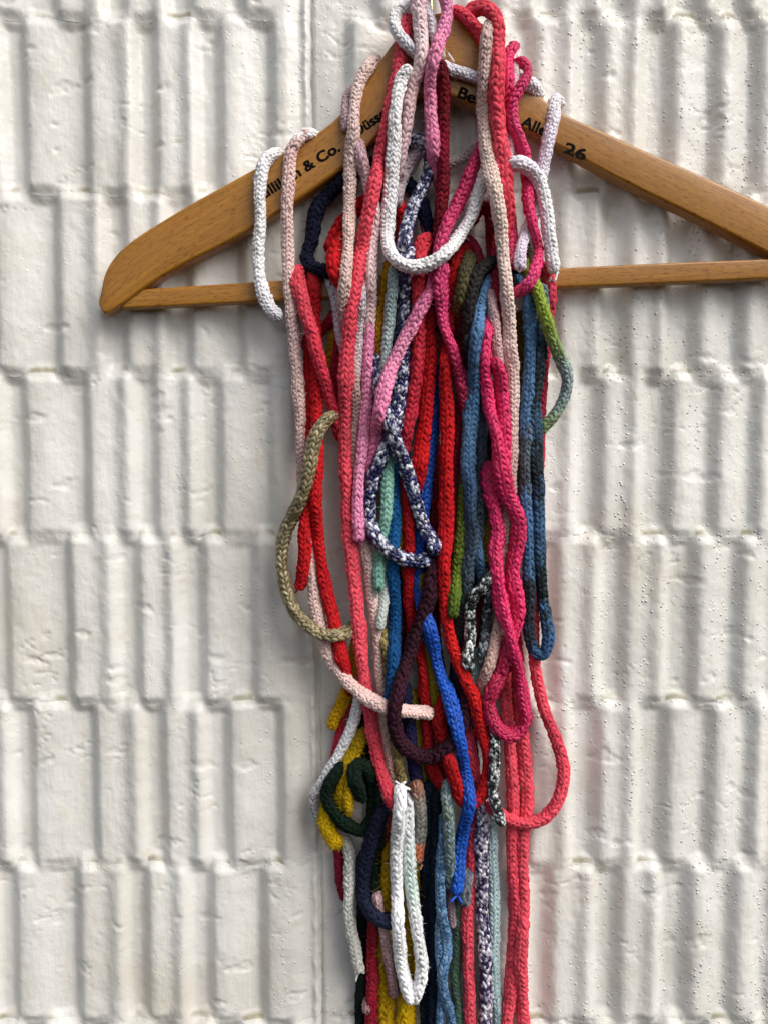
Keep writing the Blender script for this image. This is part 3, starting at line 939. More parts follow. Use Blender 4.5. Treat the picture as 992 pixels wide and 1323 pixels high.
cord("faded denim cord, thinner left strand of the twisted pair at the bottom", 11, mel=DENIMS, cols=None, pts=[(571, 1170), (567, 1200), (566, 1230), (571, 1262), (569, 1295), (567, 1350)], d0=19, mat=CO)
cord("faded denim cord, longer winding strand of the twisted pair at the bottom", 13, mel=DENIMS, cols=None, pts=[(573, 1050), (571, 1090), (569, 1125), (568, 1155), (571, 1183), (576, 1210), (577, 1236), (571, 1262), (574, 1286), (581, 1312), (585, 1350)], d0=19, mat=CO)
cord("grey blue flecked cord hanging below the red cords", 15, mel=GREYBLUE, cols=None, pts=[(578, 1006), (577, 1030), (579, 1060), (580, 1090), (580, 1120), (580, 1148)], d0=21, mat=CO, run=1)
cord("coral cord running to the bottom beside the blue frayed end", 16, [CORAL2, CORAL2, CORAL, CORAL], [(604, 940), (608, 975), (614, 1005), (617, 1035), (612, 1075), (607, 1115), (606, 1150), (603, 1190), (604, 1240), (606, 1285), (607, 1350)], 20, twist=0.02)
cord("ice blue cord, rightmost thin strand at the bottom", 14, ['#8fa8ac', '#a9c0c4', '#b4cccf', '#aac4c8'], [(630, 1030), (634, 1060), (636, 1092), (637, 1125), (638, 1160), (639, 1200), (638, 1240), (639, 1270), (642, 1300), (646, 1350)], 17, CO, leg=0.95)
cord("purple and white flecked cord next to the ice blue strand", 17, mel=PURPWHITE, cols=None, pts=[(622, 1030), (624, 1060), (621, 1092), (621, 1125), (622, 1160), (624, 1200), (626, 1240), (627, 1280), (626, 1350)], d0=22, mat=LU, run=1, cols_n=6, pitch=0.64)
cord("coral cord, left of the joined pair running to the bottom right", 16, [CORAL, CORAL, CORAL2, CORAL], [(646, 820, 20), (650, 855), (653, 890), (655, 930), (659, 970), (662, 1010), (663, 1045), (661, 1090), (663, 1140), (664, 1190), (662, 1230), (660, 1270), (656, 1310), (654, 1350)], 19)
cord("coral cord, right of the joined pair running to the bottom right", 16, [CORAL2, CORAL, CORAL, CORAL], [(664, 800, 20), (668, 850), (671, 905), (675, 955), (679, 1000), (680, 1040), (675, 1085), (675, 1130), (676, 1170), (674, 1210), (672, 1250), (674, 1290), (678, 1350)], 19)

# ---- navy, mustard and yellow strands of the lower left
cord("mustard cord ending in a rounded tip left of the pale cords", 17, ['#a87c10', MUST, '#c2930e', '#bf920e'], [(464, 820), (460, 850), (457, 872), (449, 894), (439, 916), (432, 931), (428, 943)], 18, MO, fuzz=2.5, cols_n=6, pitch=0.68)
cord("white cord bending at the far left, loose end at lower left", 15, ['#dfe0e4', '#e6e6ea', '#dcdce0', '#9c9c98', '#b0b0ac', '#d8d8d2', '#d6d6ce', '#d8d8d0'], [(466, 895, 24), (461, 915), (456, 937), (447, 958), (436, 979), (425, 999), (414, 1016), (407, 1029), (409, 1044, 22), (420, 1064, 19), (438, 1077, 20), (448, 1088), (452, 1108), (452, 1140), (451, 1172), (453, 1196), (457, 1214), (461, 1238), (465, 1258)], 22, CO, fray=[('end', 3)])
cord("fuzzy yellow cord bulging out left, behind the dark green loop", 19, ['#a8880c', YEL, '#d2ac0e', '#c8a20e'], [(444, 1000), (433, 1025), (424, 1048), (423, 1066), (429, 1082), (440, 1095)], 22, MO, fuzz=5, cols_n=6, pitch=0.68)
cord("fuzzy yellow cord falling through the dark green loop", 18, ['#8a720c', '#a88a0c', YEL, '#c4a00e', '#a8860c'], [(474, 940), (460, 966), (449, 994), (442, 1020), (444, 1046), (452, 1066)], 22, MO, fuzz=5, cols_n=6, pitch=0.68)
cord("short curl of yellow cord inside the dark green loop", 13, ['#b8960e', YEL, '#a8880c'], [(463, 1002), (454, 1012), (450, 1028), (451, 1050)], 30, MO, fuzz=3.5)
cord("very dark green cord curled into a spiral at the lower left", 17, [BLACKG, '#0a2014', '#08190f'], [(446, 985, 26), (432, 1004), (423, 1020), (423, 1034), (431, 1049), (442, 1061), (455, 1070), (468, 1073), (478, 1062), (482, 1042), (482, 1018), (477, 998), (467, 988), (459, 993), (458, 1008), (463, 1022), (466, 1036)], 27, MO, fuzz=1.0)
cord("dark green cord hanging straight down to a pink tuft", 15, [BLACKG, '#0a1c12', '#0b2216'], [(493, 1050), (490, 1080), (487, 1110), (486, 1140), (487, 1158)], 21, MO, fuzz=1.0)
cord("dusty pink cord leaning behind the white loop near the bottom", 14, ['#b08e92', '#bc9a9a', '#a8848a', '#8f6c6c'], [(486, 1154), (490, 1174), (496, 1202), (500, 1228), (505, 1256), (510, 1290)], 20, CO, fray=[('start', 3)])
cord("crimson cord running to the bottom left of the yellow strand", 15, ['#74101f', '#90162c', '#98182f', '#8c162c'], [(486, 1172, 14), (482, 1204), (481, 1235), (482, 1262), (480, 1292), (481, 1350)], 19)
cord("dusty pink cord end peeping out at the bottom left corner of the bundle", 10, ['#8a686c', '#947278'], [(482, 1262, 12), (476, 1280, 13), (473, 1298), (475, 1312)], 13, CO)
cord("navy cord swinging in a curve under the dark green spiral", 19, ['#10142a', '#181c36', '#1a1e38', '#14182e'], [(500, 1036), (488, 1064), (478, 1090), (471, 1120), (469, 1150), (474, 1171), (487, 1186), (503, 1191), (518, 1190)], 24)

# ---- left side of the bundle
cord("lilac white cord seen just below the crossbar left of the long coral cord", 15, ['#c8c6d4', '#d2d0dc', '#c4c0cc'], [(424, 352), (430, 372), (436, 400), (440, 430), (446, 460)], 27, CO)
cord("navy cord arching from behind the hanger and resting on the crossbar", 18, [NAVY, '#10142a', '#161a34', '#14183a'], [(436, 352), (418, 349), (402, 344), (397, 332), (403, 308), (406, 284), (413, 264), (427, 249), (445, 233), (466, 214, 12), (500, 212, 9), (530, 240, 12), (544, 263), (551, 290), (556, 325)], 17, MO, fuzz=1.0)
cord("red cord looping in an arch behind the white U-shaped cord", 20, ['#a81018', RED, '#d0161c', RED, '#b81218'], [(500, 352), (512, 330), (522, 305), (521, 282), (510, 263), (490, 254), (464, 266), (444, 288), (430, 312), (423, 328)], 22)
cord("fat red cord bulging over the crossbar below the red arch", 21, ['#b01018', '#cc161c', '#c4141a'], [(452, 300), (440, 314), (431, 333), (434, 352), (444, 368), (462, 380)], 28)
cord("dark red cord behind the upper part of the long coral cord", 15, ['#9a1220', '#a81424', '#8a0e1c'], [(505, 150), (500, 190), (494, 225), (488, 258), (482, 285)], 24)
cord("white cord in the narrow gap right of the long coral cord", 14, ['#d8d2da', '#e0dce4', '#d8ccd4', '#c8b4bc'], [(476, 330), (470, 355), (466, 395), (464, 430), (462, 465), (459, 500)], 28, CO, cols_n=6, pitch=0.64)
cord("dusty pink strand along the hanger's top edge beside the pale pink cord", 12, ['#b89aa0', '#c8acb0'], [(462, 112, 22), (450, 122, 24), (447, 140), (448, 170)], 30, CO, cols_n=6, pitch=0.64)
cord("pale pink cord crossing the arm at the word Düsseldorf and running down beside coral", 15, [WARM, PALE, '#e0c4ba', '#dabab2', '#b4948e', '#a88884', '#d8bab4', '#e2c8c0', '#d0b0a8', '#a88a80'],
     [(490, 76, 15), (478, 84, 30), (466, 104), (459, 130), (457, 160), (454, 200), (452, 240), (451, 290), (449, 330), (445, 370), (443, 400), (448, 440, 29), (457, 495), (459, 560), (458, 605), (462, 655), (472, 700), (479, 755), (485, 800), (489, 835), (491, 870), (495, 905), (496, 935), (501, 965), (507, 1000), (511, 1022)], 27, CO, cols_n=6, pitch=0.66)
cord("pale pink cord turning bright pink and ending in a rounded tip", 16, [(0, '#c8a0aa'), (0.2, '#e2c2c6'), (0.46, '#eccfce'), (0.485, PINK), (0.8, '#f29cc4'), (1.0, '#e888b2')],
     [(462, 180, 27), (466, 198), (472, 225), (480, 252), (484, 275), (482, 305), (480, 340), (479, 400), (477, 440), (475, 490), (473, 530), (469, 570), (464, 612), (462, 648), (465, 688), (466, 703)], 29, CO, fray=[('end', 1)])
cord("long coral cord running the full length of the bundle's left half", 17, [CORAL, CORAL, CORAL2, CORAL, CORAL, '#cc3a4c'], [(530, 14, 16), (526, 26, 28), (520, 60), (510, 110), (501, 155), (492, 195), (481, 250), (471, 300), (463, 345), (456, 390), (451, 430), (448, 470), (446, 520), (446, 580), (447, 620), (450, 670), (455, 720), (460, 770), (465, 820), (470, 870), (477, 910), (483, 950), (490, 990), (500, 1020), (510, 1046)], 29)
cord("olive brown flecked cord beside the pale pink cord, lower middle", 13, mel=['#6c6038', '#847848', '#584c2c', '#9a8c5c'], cols=None, pts=[(494, 810, 22), (499, 840), (502, 870), (506, 912), (509, 950), (514, 982), (520, 1014)], d0=20)
cord("grey white cord continuing below the mint green tip", 13, ['#9eb0ae', '#b4c2c0', '#c4ccc8', '#b8c0bc'], [(503, 690), (501, 715), (499, 742), (497, 765), (494, 792), (490, 815)], 23, CO)
cord("teal blue cord hanging vertically between grey white and plum cords", 16, ['#0e3f70', TEAL, '#125892', '#0f4d84', '#0e4474'], [(507, 440), (505, 500), (506, 560), (508, 620), (509, 680), (508, 740), (510, 790), (509, 840), (506, 880), (503, 915)], 22)
cord("gold mustard cord below the white U-shaped cord's bend", 15, [MUST, '#b08010', '#8a680e'], [(506, 336), (500, 355), (497, 382), (493, 412), (491, 445), (493, 480)], 27, MO, fuzz=1.2)
cord("pale grey teal cord between gold cord and navy flecked cord", 14, ['#8fa6a8', '#9cb2b2', '#a8b8b8', '#9aa6ae'], [(512, 340), (508, 360), (505, 390), (501, 430), (498, 460), (494, 490), (490, 520)], 26, CO)
cord("mint green cord ending in a point inside the navy and white loop", 16, ['#567f74', MINT, '#88b8a8', MINT, '#72a090'], [(503, 560), (502, 600), (500, 640), (498, 672), (493, 700), (489, 730), (488, 765)], 25, fray=[('end', 1)])
cord("thick navy and white metallic cord forming the teardrop loop at the middle", 18, mel=NAVYWHITE, cols=None, pts=[(536, 345, 22), (530, 324), (524, 330), (521, 360), (521, 405), (519, 440), (518, 485), (515, 520), (510, 548), (503, 569), (494, 588), (486, 608), (480, 630), (477, 654), (479, 677), (485, 694), (497, 707), (512, 718), (528, 724), (545, 725), (557, 719)], d0=30, mat=LU, run=1, cols_n=6, pitch=0.64)
cord("navy and white metallic strand closing the teardrop loop on the right", 17, mel=NAVYWHITE, cols=None, pts=[(487, 455, 27), (488, 475, 28), (491, 500), (498, 530), (508, 562), (516, 585), (523, 603), (530, 624), (537, 648), (544, 671), (552, 690), (561, 704), (558, 718)], d0=28, mat=LU, run=1, cols_n=6, pitch=0.64)

# ---- centre reds behind the diagonal pink cord
cord("coral red cord looping over the crossbar left of the dark red cord", 18, ['#c83040', '#d43a48', '#cc3444', '#c42c40', '#b8283c'], [(562, 345, 16), (559, 322, 22), (551, 309), (544, 320), (541, 345), (540, 381), (542, 430), (539, 461), (535, 498), (531, 530), (525, 560, 30), (520, 590, 24)], 28)
cord("bright red cord right of the navy and white cord", 17, ['#8a0c16', '#b01018', RED, '#d0181e', '#b8141c'], [(562, 380), (556, 420), (556, 455), (553, 490), (550, 530), (545, 575), (540, 612, 26), (532, 640, 20)], 28)
cord("wide red cord hanging over the crossbar behind the white U-shaped cord", 19, ['#8a0c16', '#a81018', '#8a0c16', '#7a0a14'], [(604, 335, 16), (600, 322, 22), (594, 325), (589, 350), (583, 382), (577, 425), (575, 465)], 28)
cord("dark crimson cord in the shade right of the vertical red cord", 17, ['#5c0a18', '#700e22', '#801030', '#700e28'], [(606, 360), (596, 400), (594, 440), (598, 480), (595, 525), (591, 580), (588, 640), (585, 700), (582, 760)], 20)  # back-layer filler; shade is put into its dark crimson
cord("pale pink cord with a white top running from the left arm to a cut end", 16, [(0, '#f4f3f2'), (0.035, '#f4f3f2'), (0.045, '#e0bfba'), (0.3, '#e2c4be'), (0.5, '#d6b6b2'), (0.62, '#c8a6a2'), (0.75, '#e0c2bc'), (1.0, '#e4c4be')],
     [(412, 182, 14), (402, 173, 26), (388, 178), (378, 192), (374, 218), (372, 250), (371, 300), (373, 350), (377, 400), (381, 445), (385, 490), (388, 540), (391, 590), (393, 640), (397, 690), (403, 740), (409, 785), (418, 828), (431, 856), (450, 881), (472, 900), (500, 914), (530, 919), (561, 922)], 28, CO, cols_n=6, pitch=0.66)
cord("short indigo cord end below the plum loop", 17, ['#1a1838', '#1c1a44', '#201c4a', '#1c1840'], [(522, 880, 18), (526, 920, 20), (529, 950, 22), (534, 985), (539, 1014)], 24)
cord("plum cord hanging in a deep U with the royal blue cord crossing it", 19, ['#320d1f', PLUM, '#340e20', PLUM, '#2c0c1f'], [(563, 716, 27), (559, 744, 32), (549, 788), (536, 822), (524, 858), (514, 893), (509, 923), (511, 945), (520, 962), (533, 973), (548, 978), (564, 975), (579, 964, 36), (591, 946, 30), (599, 922, 28), (600, 897, 26), (594, 870, 24)], 33)
cord("short grey end of a cord beside the frayed blue end", 17, ['#6c7078', '#80858c', '#747a80'], [(602, 1120, 22), (601, 1140), (598, 1158), (595, 1172)], 24, mel=['#6c7078', '#82868c', '#5c6068'])
cord("long bright red cord curving right and doubling back behind the blue cord", 17, ['#b01018', RED, '#cc161c', RED, '#d0181c', '#d2201f', '#cc1a1c', '#b8141a', '#a81018', '#a01018'],
     [(575, 440, 24), (575, 480), (577, 540), (577, 591), (576, 640), (576, 680), (574, 720), (573, 755), (575, 791), (581, 823), (591, 855), (602, 880), (611, 900), (617, 925), (622, 947), (629, 968), (631, 988), (628, 1008), (620, 1028), (608, 1040), (596, 1034), (588, 1012), (581, 988), (574, 962, 29), (567, 938, 28), (570, 914, 28), (578, 893, 24)], 30)
cord("royal blue cord running under the plum loop to a frayed lower end", 16, ['#0a3a94', '#0c4aac', ROYAL, '#0c4cb0', '#0f58c8', '#0d54c0', ROYAL, '#0f5ac8'], [(566, 470, 18), (564, 495, 20), (561, 530, 21), (557, 571, 21), (552, 620, 21), (545, 680, 21), (539, 730, 22), (541, 762, 24), (548, 792, 31), (556, 821), (566, 864), (576, 890), (586, 921), (592, 951), (598, 981), (603, 1011), (606, 1038), (600, 1066), (595, 1090), (592, 1121), (591, 1145), (589, 1158)], 27, CO, fray=[('end', 5)])

# ---- olive, slate and blue strands of the right half
cord("brown olive cord draped over the crossbar left of the slate strand", 16, ['#55502c', '#4a4430', '#6a6238', '#5c4a20'], [(613, 345, 20), (608, 331), (603, 345), (598, 365), (593, 388), (590, 412, 26), (588, 440, 17)], 27)
cord("dark grey brown cord arching over the crossbar behind the pale pink cord", 17, ['#33302c', '#2c2a2a', '#2a2524', '#2c2626', '#2a2422'], [(604, 440), (605, 405), (609, 375), (618, 352), (630, 341), (645, 336), (661, 340), (673, 352), (681, 372)], 28)
cord("dark slate cord behind the hot pink cord, curving left at mid height", 16, ['#2c3034', '#33383e', SLATE, '#454f58', '#3c4650', '#50606e'], [(607, 430), (613, 480), (620, 530), (622, 575), (621, 620), (620, 660), (617, 695), (611, 722), (605, 748)], 24, lump=1.8)
cord("olive green cord beside the long red cord at mid height", 16, ['#3c4a1a', '#5a6e24', OLIVE, '#647a28', '#4a5c1e'], [(602, 590, 22), (598, 640), (596, 675), (593, 705), (590, 735), (587, 765), (584, 800)], 25)
cord("blue variegated cord hanging left of the hot pink lump", 16, ['#587ea6', '#6e98c2', '#5a82ac', '#466284', '#507aa4', '#5c84aa', '#48668a', '#35495c', '#4a5c6c', '#3e4a54', '#2e3438', '#2a3034'], [(645, 352, 20), (636, 355), (627, 371), (620, 401), (615, 431), (612, 461), (611, 495), (609, 525), (606, 560), (604, 595), (606, 630), (607, 660), (609, 692), (606, 730), (600, 762, 30), (595, 795, 25), (592, 825, 21), (594, 855, 18)], 29, lump=1.8)
cord("short slate blue cord bending toward the flecked green end", 14, ['#34506e', '#3f5c7c', '#38506c'], [(615, 695, 26), (619, 728), (623, 750), (632, 772)], 27)
cord("dark tweed cord between the flecked green cord and the dusty pink tail", 14, mel=TWEED, cols=None, pts=[(633, 755), (629, 790), (626, 825), (623, 860)], d0=24, mat=CO)
cord("black green and white flecked cord bent into a hook at mid height", 15, mel=GREENWHITE, cols=None, pts=[(640, 722, 26), (633, 742), (624, 759), (613, 768), (607, 784), (607, 812), (605, 838), (603, 856), (609, 866)], d0=31, mat=LU, run=1, cols_n=6, pitch=0.64)
cord("coral cord swinging out in the large loop at the lower right", 16, [CORAL, '#b83048', '#a82840', '#b02c44', '#c03a4c', CORAL, CORAL, CORAL, '#e24c5e', CORAL, CORAL, '#c43448'], [(702, 338, 22), (708, 358), (709, 385), (705, 430), (699, 490), (696, 540), (694, 610), (692, 700), (689, 790), (690, 850), (695, 886), (704, 921), (717, 953), (725, 978), (728, 1000), (724, 1024), (713, 1047), (695, 1061), (672, 1064), (652, 1056), (636, 1046), (620, 1036, 24)], 23)
cord("green white flecked end hanging over the coral loop's left end", 14, mel=GREENWHITE, cols=None, pts=[(634, 915, 18), (636, 940), (639, 975), (637, 1004), (637, 1026), (642, 1046), (648, 1068)], d0=25, mat=LU, run=1, cols_n=6, pitch=0.64)
cord("denim blue and charcoal striped cord hanging in the narrow U at right", 16, ['#5a80a8', '#6e98c0', '#5c84ae', '#567ca4', '#4c6c90', '#6088b0', '#5c84ac', '#56646e', '#4a4c4e', '#5478a0', '#4c74a0', '#5078a0', '#2e3a44', '#262c2e', '#242a30', '#3a5c84', '#466e98', '#2c3634', '#20282a', '#2e4456', '#44688c', '#38506c', '#222a2e', '#262e34', '#3e5a74', '#262e32', '#242c32', '#3a5264', '#6e8494', '#7a8e98'],
     [(662, 350, 22), (674, 362), (682, 382), (684, 412), (685, 442), (684, 482), (681, 520), (679, 561), (678, 601), (678, 640), (681, 672), (683, 715), (683, 760), (682, 795), (684, 823), (690, 842), (700, 846), (707, 834), (707, 810), (702, 781), (699, 750), (697, 710), (696, 675), (695, 630), (692, 590), (691, 550), (693, 500), (698, 455), (702, 400), (699, 365)], 30)
cord("lime and grey green cord bowing out to the right over the wall", 15, ['#7c8a3a', '#a4b94c', '#96ac42', '#889e3c', '#8ea56a', '#9db0b0', '#8c9fa0', '#8a9f80', '#94ae54'], [(674, 334, 24), (682, 350, 33), (694, 376, 40), (704, 408, 42), (714, 440, 38), (726, 468, 33), (733, 491, 31), (728, 515, 30), (716, 536, 29), (703, 550, 27), (690, 564, 22)], 26)

# ---- top of the hanger
cord("white cord looping at the neck and crossing the hanger above Berliner", 16, ['#d8d4dc', WHITE, '#d4d2dc', '#dcdae4', '#e2dfe8', '#e2e0ea', WHITE], [(540, 12), (528, 11), (514, 15), (509, 29), (515, 44), (527, 58), (540, 70), (558, 80), (578, 88), (600, 95), (620, 102), (648, 107), (676, 105), (690, 114), (697, 130, 22)], 28, CO, cols_n=6, pitch=0.68, fray=[('end', 3)])
cord("dusty lilac pink cord slanting down behind the white U-shaped cord", 16, ['#b09ca6', '#bcaab0', '#a8969e'], [(556, 140, 14), (552, 165, 16), (545, 188), (533, 206), (522, 222), (515, 244), (511, 268)], 18, CO)
cord("navy and silver metallic cord hanging below the hanger's neck", 16, mel=NAVYWHITE, cols=None, pts=[(518, 192), (530, 182), (545, 184), (554, 200), (555, 216), (547, 238), (538, 257), (530, 277), (524, 300), (520, 325)], d0=19, mat=LU, run=1, cols_n=6, pitch=0.64)
cord("short white cord knotted at the hook with loose threads", 13, [WHITE, '#dcd8e2', WHITE, '#f4f3f2'], [(546, -10), (550, 6), (556, 26), (561, 46), (568, 64), (574, 71)], 30, CO, fray=[('end', 6)])
cord("dark red cord hanging from below the knot at the hanger's middle", 17, ['#5e0a18', '#6c0a1c', '#6a0a1c', '#981234', '#6e0c20', '#780e22', '#600a18', '#700a1c'], [(568, 76), (571, 95), (573, 140), (572, 181), (572, 220), (571, 251), (569, 281), (566, 305), (564, 325)], 29)
cord("pale to bright pink cord slung over the hook with both ends down", 17, ['#b8a2a8', '#c8aab0', '#dab8bc', '#ecc8cc', '#f2dcdc', '#f0d2d8', '#f09cc0', PINK, '#f092b8', '#ea86ae', '#ec8cb2', '#e07aa2', '#d0688c'], [(512, 240, 24), (519, 190), (525, 160), (529, 130), (534, 108), (542, 86), (545, 55), (541, 24), (540, 2), (547, -14), (560, -18), (572, -8), (577, 12), (575, 32), (568, 50), (563, 68), (557, 91), (555, 121), (557, 155), (559, 188), (562, 215, 22), (572, 250, 17)], 33, CO, twist=0.03)  # first stops dulled: painted shade where it passes behind the white U
cord("hot pink cord over the right arm, partly hidden by the coral cord", 16, ['#c22058', HOT, HOT, '#d82a62', '#c42258', '#c02456'], [(664, 60, 16), (659, 67, 28), (655, 84), (654, 115), (652, 148), (651, 180), (654, 225), (657, 265), (660, 295), (662, 325), (660, 350)], 30, CO, lump=1.8)
cord("thin pale pink cord squeezed between the two hot pink strands on the right arm", 10, ['#f0dce0', '#eccfd8', '#dcb0c0', '#c09aa8'], [(670, 66, 18), (666, 73, 30), (666, 92), (665, 116), (663, 145), (660, 172), (657, 202), (656, 240)], 33, CO)
cord("white cord hanging over the right arm between Allee and 26", 15, ['#f2f0f2', '#ece6f0', '#e6dcea', '#f2f0f2', '#e2d6e4', '#dccfe0'], [(724, 138, 14), (719, 128, 24), (715, 134), (715, 150), (710, 173), (705, 197), (700, 221), (696, 248), (692, 270), (683, 290, 33), (676, 307), (672, 328), (671, 352)], 29, CO, cols_n=6, pitch=0.64)
cord("hot pink cord curling at the right arm and swinging down to a loop", 15, ['#d02058', '#cc2056', '#d8286a', HOT, '#e03a74', HOT, '#d42a60', HOT, '#e02a68', HOT, '#d82860', '#e23a78', '#e43c7a', '#d42a64'],
     [(662, 86, 26), (672, 80), (681, 87), (679, 101), (671, 115), (662, 132), (659, 148), (664, 164), (671, 182), (677, 204), (680, 229), (682, 250), (682, 266), (686, 283), (691, 302), (695, 322), (694, 341), (688, 358), (678, 371), (667, 378), (652, 386, 34)], 31, CO, leg=1.03, lump=1.8)
cord("pink cord crossing diagonally from the right arm to the teardrop loop", 17, ['#c42258', '#cc265e', '#cc2a62', '#d03068', '#e24c84', '#ee7cac', '#f49cc0', '#f294ba', '#f08ab4', '#ee86b0', '#e880ac'], [(630, 170, 24), (622, 190), (617, 203), (609, 221), (599, 245), (589, 267), (579, 287), (570, 308), (565, 345), (556, 373), (544, 396), (532, 421), (521, 441), (510, 464), (500, 488), (494, 515), (489, 540), (486, 565, 31), (481, 595, 29), (478, 615, 28)], 30, CO, twist=0.02)
cord("hot pink cord branching off right below the white U-shaped cord", 16, ['#d03a70', '#dc3a74', '#e03c78', '#d42e66', '#c42a5a', '#b0244e', '#961e44'], [(574, 338), (569, 362), (569, 390), (574, 421), (581, 443), (588, 465), (595, 492), (598, 520, 27), (602, 550, 20)], 31, CO, lump=1.8)
cord("bright white cord hanging in the big U across the middle of the bundle", 17, [WHITE, '#f2f0f2', '#f2f0f2', '#f2f0f2', WHITE, '#f2f0f2', WHITE], [(530, 84), (519, 101), (513, 125), (510, 151), (509, 185), (506, 222), (503, 262), (500, 297), (502, 320), (511, 335), (527, 344), (545, 344), (561, 337), (577, 325), (593, 305), (607, 281), (616, 255), (623, 236), (628, 222, 34)], 33, CO, cols_n=6, pitch=0.66)
cord("coral cord along the crest of the hanger's neck", 15, [CORAL, CORAL2, '#d43c4e'], [(572, 20, 18), (584, 14, 26), (597, 18), (609, 29), (620, 44), (628, 62)], 30)
cord("coral cord arching over the hanger's neck and down its right side", 20, [CORAL, '#e44e60', CORAL, '#e24a5c', CORAL, CORAL2, '#d03c4e', '#b83044', '#b02c42', '#a82a40'], [(600, 26, 16), (607, 15, 28), (621, 9), (634, 14), (641, 28), (643, 52), (642, 92), (641, 131), (643, 165), (648, 200), (650, 235), (653, 262), (652, 292, 34), (645, 325, 32), (641, 360, 31), (643, 405, 30), (649, 445, 28)], 33)  # last stops darkened: painted shadow where the tail runs behind the pale cord
cord("white cord arching out to the right below the right arm with a pointed end", 17, ['#e8dce8', '#eee6f0', '#f2f0f2', '#f2f0f2', '#f2f0f2', '#f2f0f2'], [(646, 219, 34), (657, 212), (671, 211), (685, 218), (695, 232), (702, 253), (706, 277), (708, 298), (711, 318), (713, 337), (716, 354)], 36, CO, cols_n=6, pitch=0.64, fray=[('end', 3)])
cord("pale pink cord running from the coral arch down past the hot pink lump", 16, ['#c8aaa4', '#d4b8b0', '#dcc2b8', '#e4ccc0', '#ead2c6', '#ead2c8', '#eacfc6', '#e8ccc4', '#dcbcb6', '#b8948e', '#a08078', '#b08c86', '#c8a49c', '#d0aca4'],
     [(634, 28, 30), (629, 42), (626, 81), (624, 121), (625, 151), (627, 191), (634, 224), (641, 256), (646, 289), (649, 325), (653, 361), (656, 401), (658, 441), (661, 485), (662, 530), (661, 571), (659, 611), (657, 650), (653, 700, 27), (651, 750, 26), (645, 800), (638, 838), (628, 868), (618, 893, 24)], 30, CO, cols_n=6, pitch=0.66)

# ---- hot pink lump and loops of the right half
cord("short pale pink cord ending on the hot pink lump", 13, ['#c8a2a4', '#d4b0b0', '#dcbcba'], [(631, 372, 30), (635, 393), (639, 424), (642, 452), (645, 474)], 31, CO, cols_n=6, pitch=0.68)
cord("short hot pink cord on the right of the lump with a snagged stitch", 17, ['#d8265e', HOT, '#e02a68', '#d8245e'], [(638, 462), (645, 488), (648, 520), (650, 552), (650, 582), (648, 610)], 31, CO, leg=1.05, fray=[('start', 3)], lump=1.8)
cord("hot pink cord winding from the lump to the right and back", 17, ['#c82058', HOT, '#e02a66', HOT, '#e02864', '#d8245c', HOT, '#d4225a', HOT, '#d82460', '#c82056', '#b81c4c'], [(633, 408, 28), (628, 440), (625, 478), (629, 510), (635, 540), (642, 570), (646, 600), (652, 630), (661, 653), (670, 676), (667, 705), (662, 728), (662, 750), (667, 773), (667, 798), (661, 822), (652, 850, 34), (644, 872, 32)], 33, CO, leg=1.05, lump=1.8)
cord("hot pink cord hanging left and looping in a U over the coral pair", 16, ['#c02054', HOT, HOT, '#e02a66', HOT, HOT, '#d82460', '#d0225c', '#c01e52', '#b81c4c', '#b81c4c', '#b01a48'], [(630, 595, 28), (633, 632), (639, 660), (642, 690), (640, 714), (642, 745), (646, 780), (654, 808), (662, 835), (668, 858), (673, 885), (677, 910), (679, 929), (672, 944), (660, 950), (645, 944), (635, 929), (632, 909), (637, 889), (648, 868, 32), (655, 852, 30)], 32, CO, leg=1.03, lump=1.8)

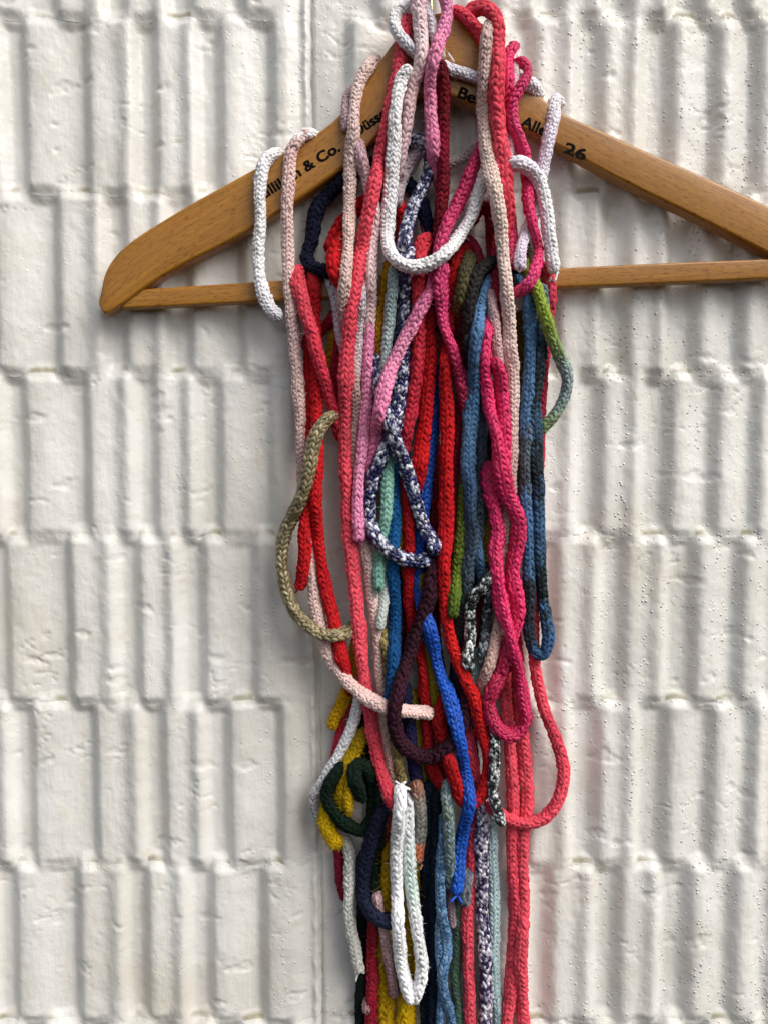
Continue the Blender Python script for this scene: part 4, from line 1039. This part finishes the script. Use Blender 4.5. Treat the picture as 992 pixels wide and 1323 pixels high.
# ---- cords across the front left
cord("white cord hanging over the left arm, farthest left of all cords", 16, [WHITE, '#f2f0f2', WHITE, '#f2f0f2', '#c8c8d0'], [(368, 206, 14), (356, 199, 26), (344, 207), (338, 222), (336, 245), (337, 272), (335, 302), (334, 332), (336, 360), (342, 384), (352, 401), (364, 413)], 29, CO, cols_n=6, pitch=0.64)
cord("red cord on the left with the short free end", 16, ['#98101c', '#b8141e', RED, RED, '#cc1a20', RED], [(398, 430), (400, 480), (401, 540), (402, 600), (397, 650), (393, 690), (394, 718), (391, 742), (387, 763)], 25, fray=[('end', 2)])
cord("red cord on the left passing on under the pale pink cord", 16, ['#8e0e1a', '#b0121c', RED, '#c8181e', RED, '#c8181e', '#b8141c'], [(411, 366, 16), (408, 352, 26), (405, 372), (408, 420), (409, 480), (409, 540), (410, 600), (408, 650), (411, 700), (420, 755), (431, 800), (440, 840), (447, 868, 27), (455, 900, 17)], 29)
cord("coral cord over the crossbar at left slanting in under the long coral cord", 17, ['#d8444f', CORAL, '#d43a4e', '#cc3448', '#b82c40'], [(392, 362, 16), (386, 350, 27), (384, 360), (391, 388), (401, 422), (409, 452), (417, 482), (426, 512), (434, 540, 28), (442, 570, 22)], 31)
cord("khaki flecked cord bowing out to the left over the wall", 17, mel=KHAKI, cols=None, pts=[(452, 534, 22), (440, 535, 27), (424, 541), (412, 555), (405, 573), (401, 600), (395, 625), (387, 648), (376, 671), (367, 694), (364, 718), (366, 746), (372, 771), (381, 790), (394, 805), (410, 816), (427, 821), (443, 819), (456, 812, 27), (466, 804, 22)], d0=31, mat=LU, run=1)

# ---- lowest front strands
cord("grey cord end with a coral tip beside the white loop", 16, [(0, '#a8705a'), (0.12, '#96705f'), (0.25, '#8c8880'), (0.7, '#7c7c78'), (0.78, '#c06e4c'), (0.93, '#c0684a'), (1, '#7c8c78')], [(536, 1008), (541, 1035), (543, 1058), (542, 1084), (540, 1104), (538, 1116)], 27, CO, fray=[('end', 2)])
cord("bright white cord hanging in a narrow loop at the bottom", 17, ['#f2f2f4', '#f0f0f2', '#eeeef0', '#f2f2f4', '#f2f2f4', '#f0f0f2', '#eeeef0', '#ececee', '#c8dcd4', '#e0e6e6', '#eaeaee'], [(517, 1012), (517, 1030), (515, 1055), (513, 1085), (512, 1121), (513, 1160), (514, 1198), (516, 1225), (519, 1250), (525, 1274), (532, 1291), (539, 1279), (545, 1255), (543, 1231), (538, 1200), (533, 1165), (529, 1131), (527, 1095), (527, 1060), (527, 1024)], 30, CO, fray=[('start', 3)], pitch=0.86)
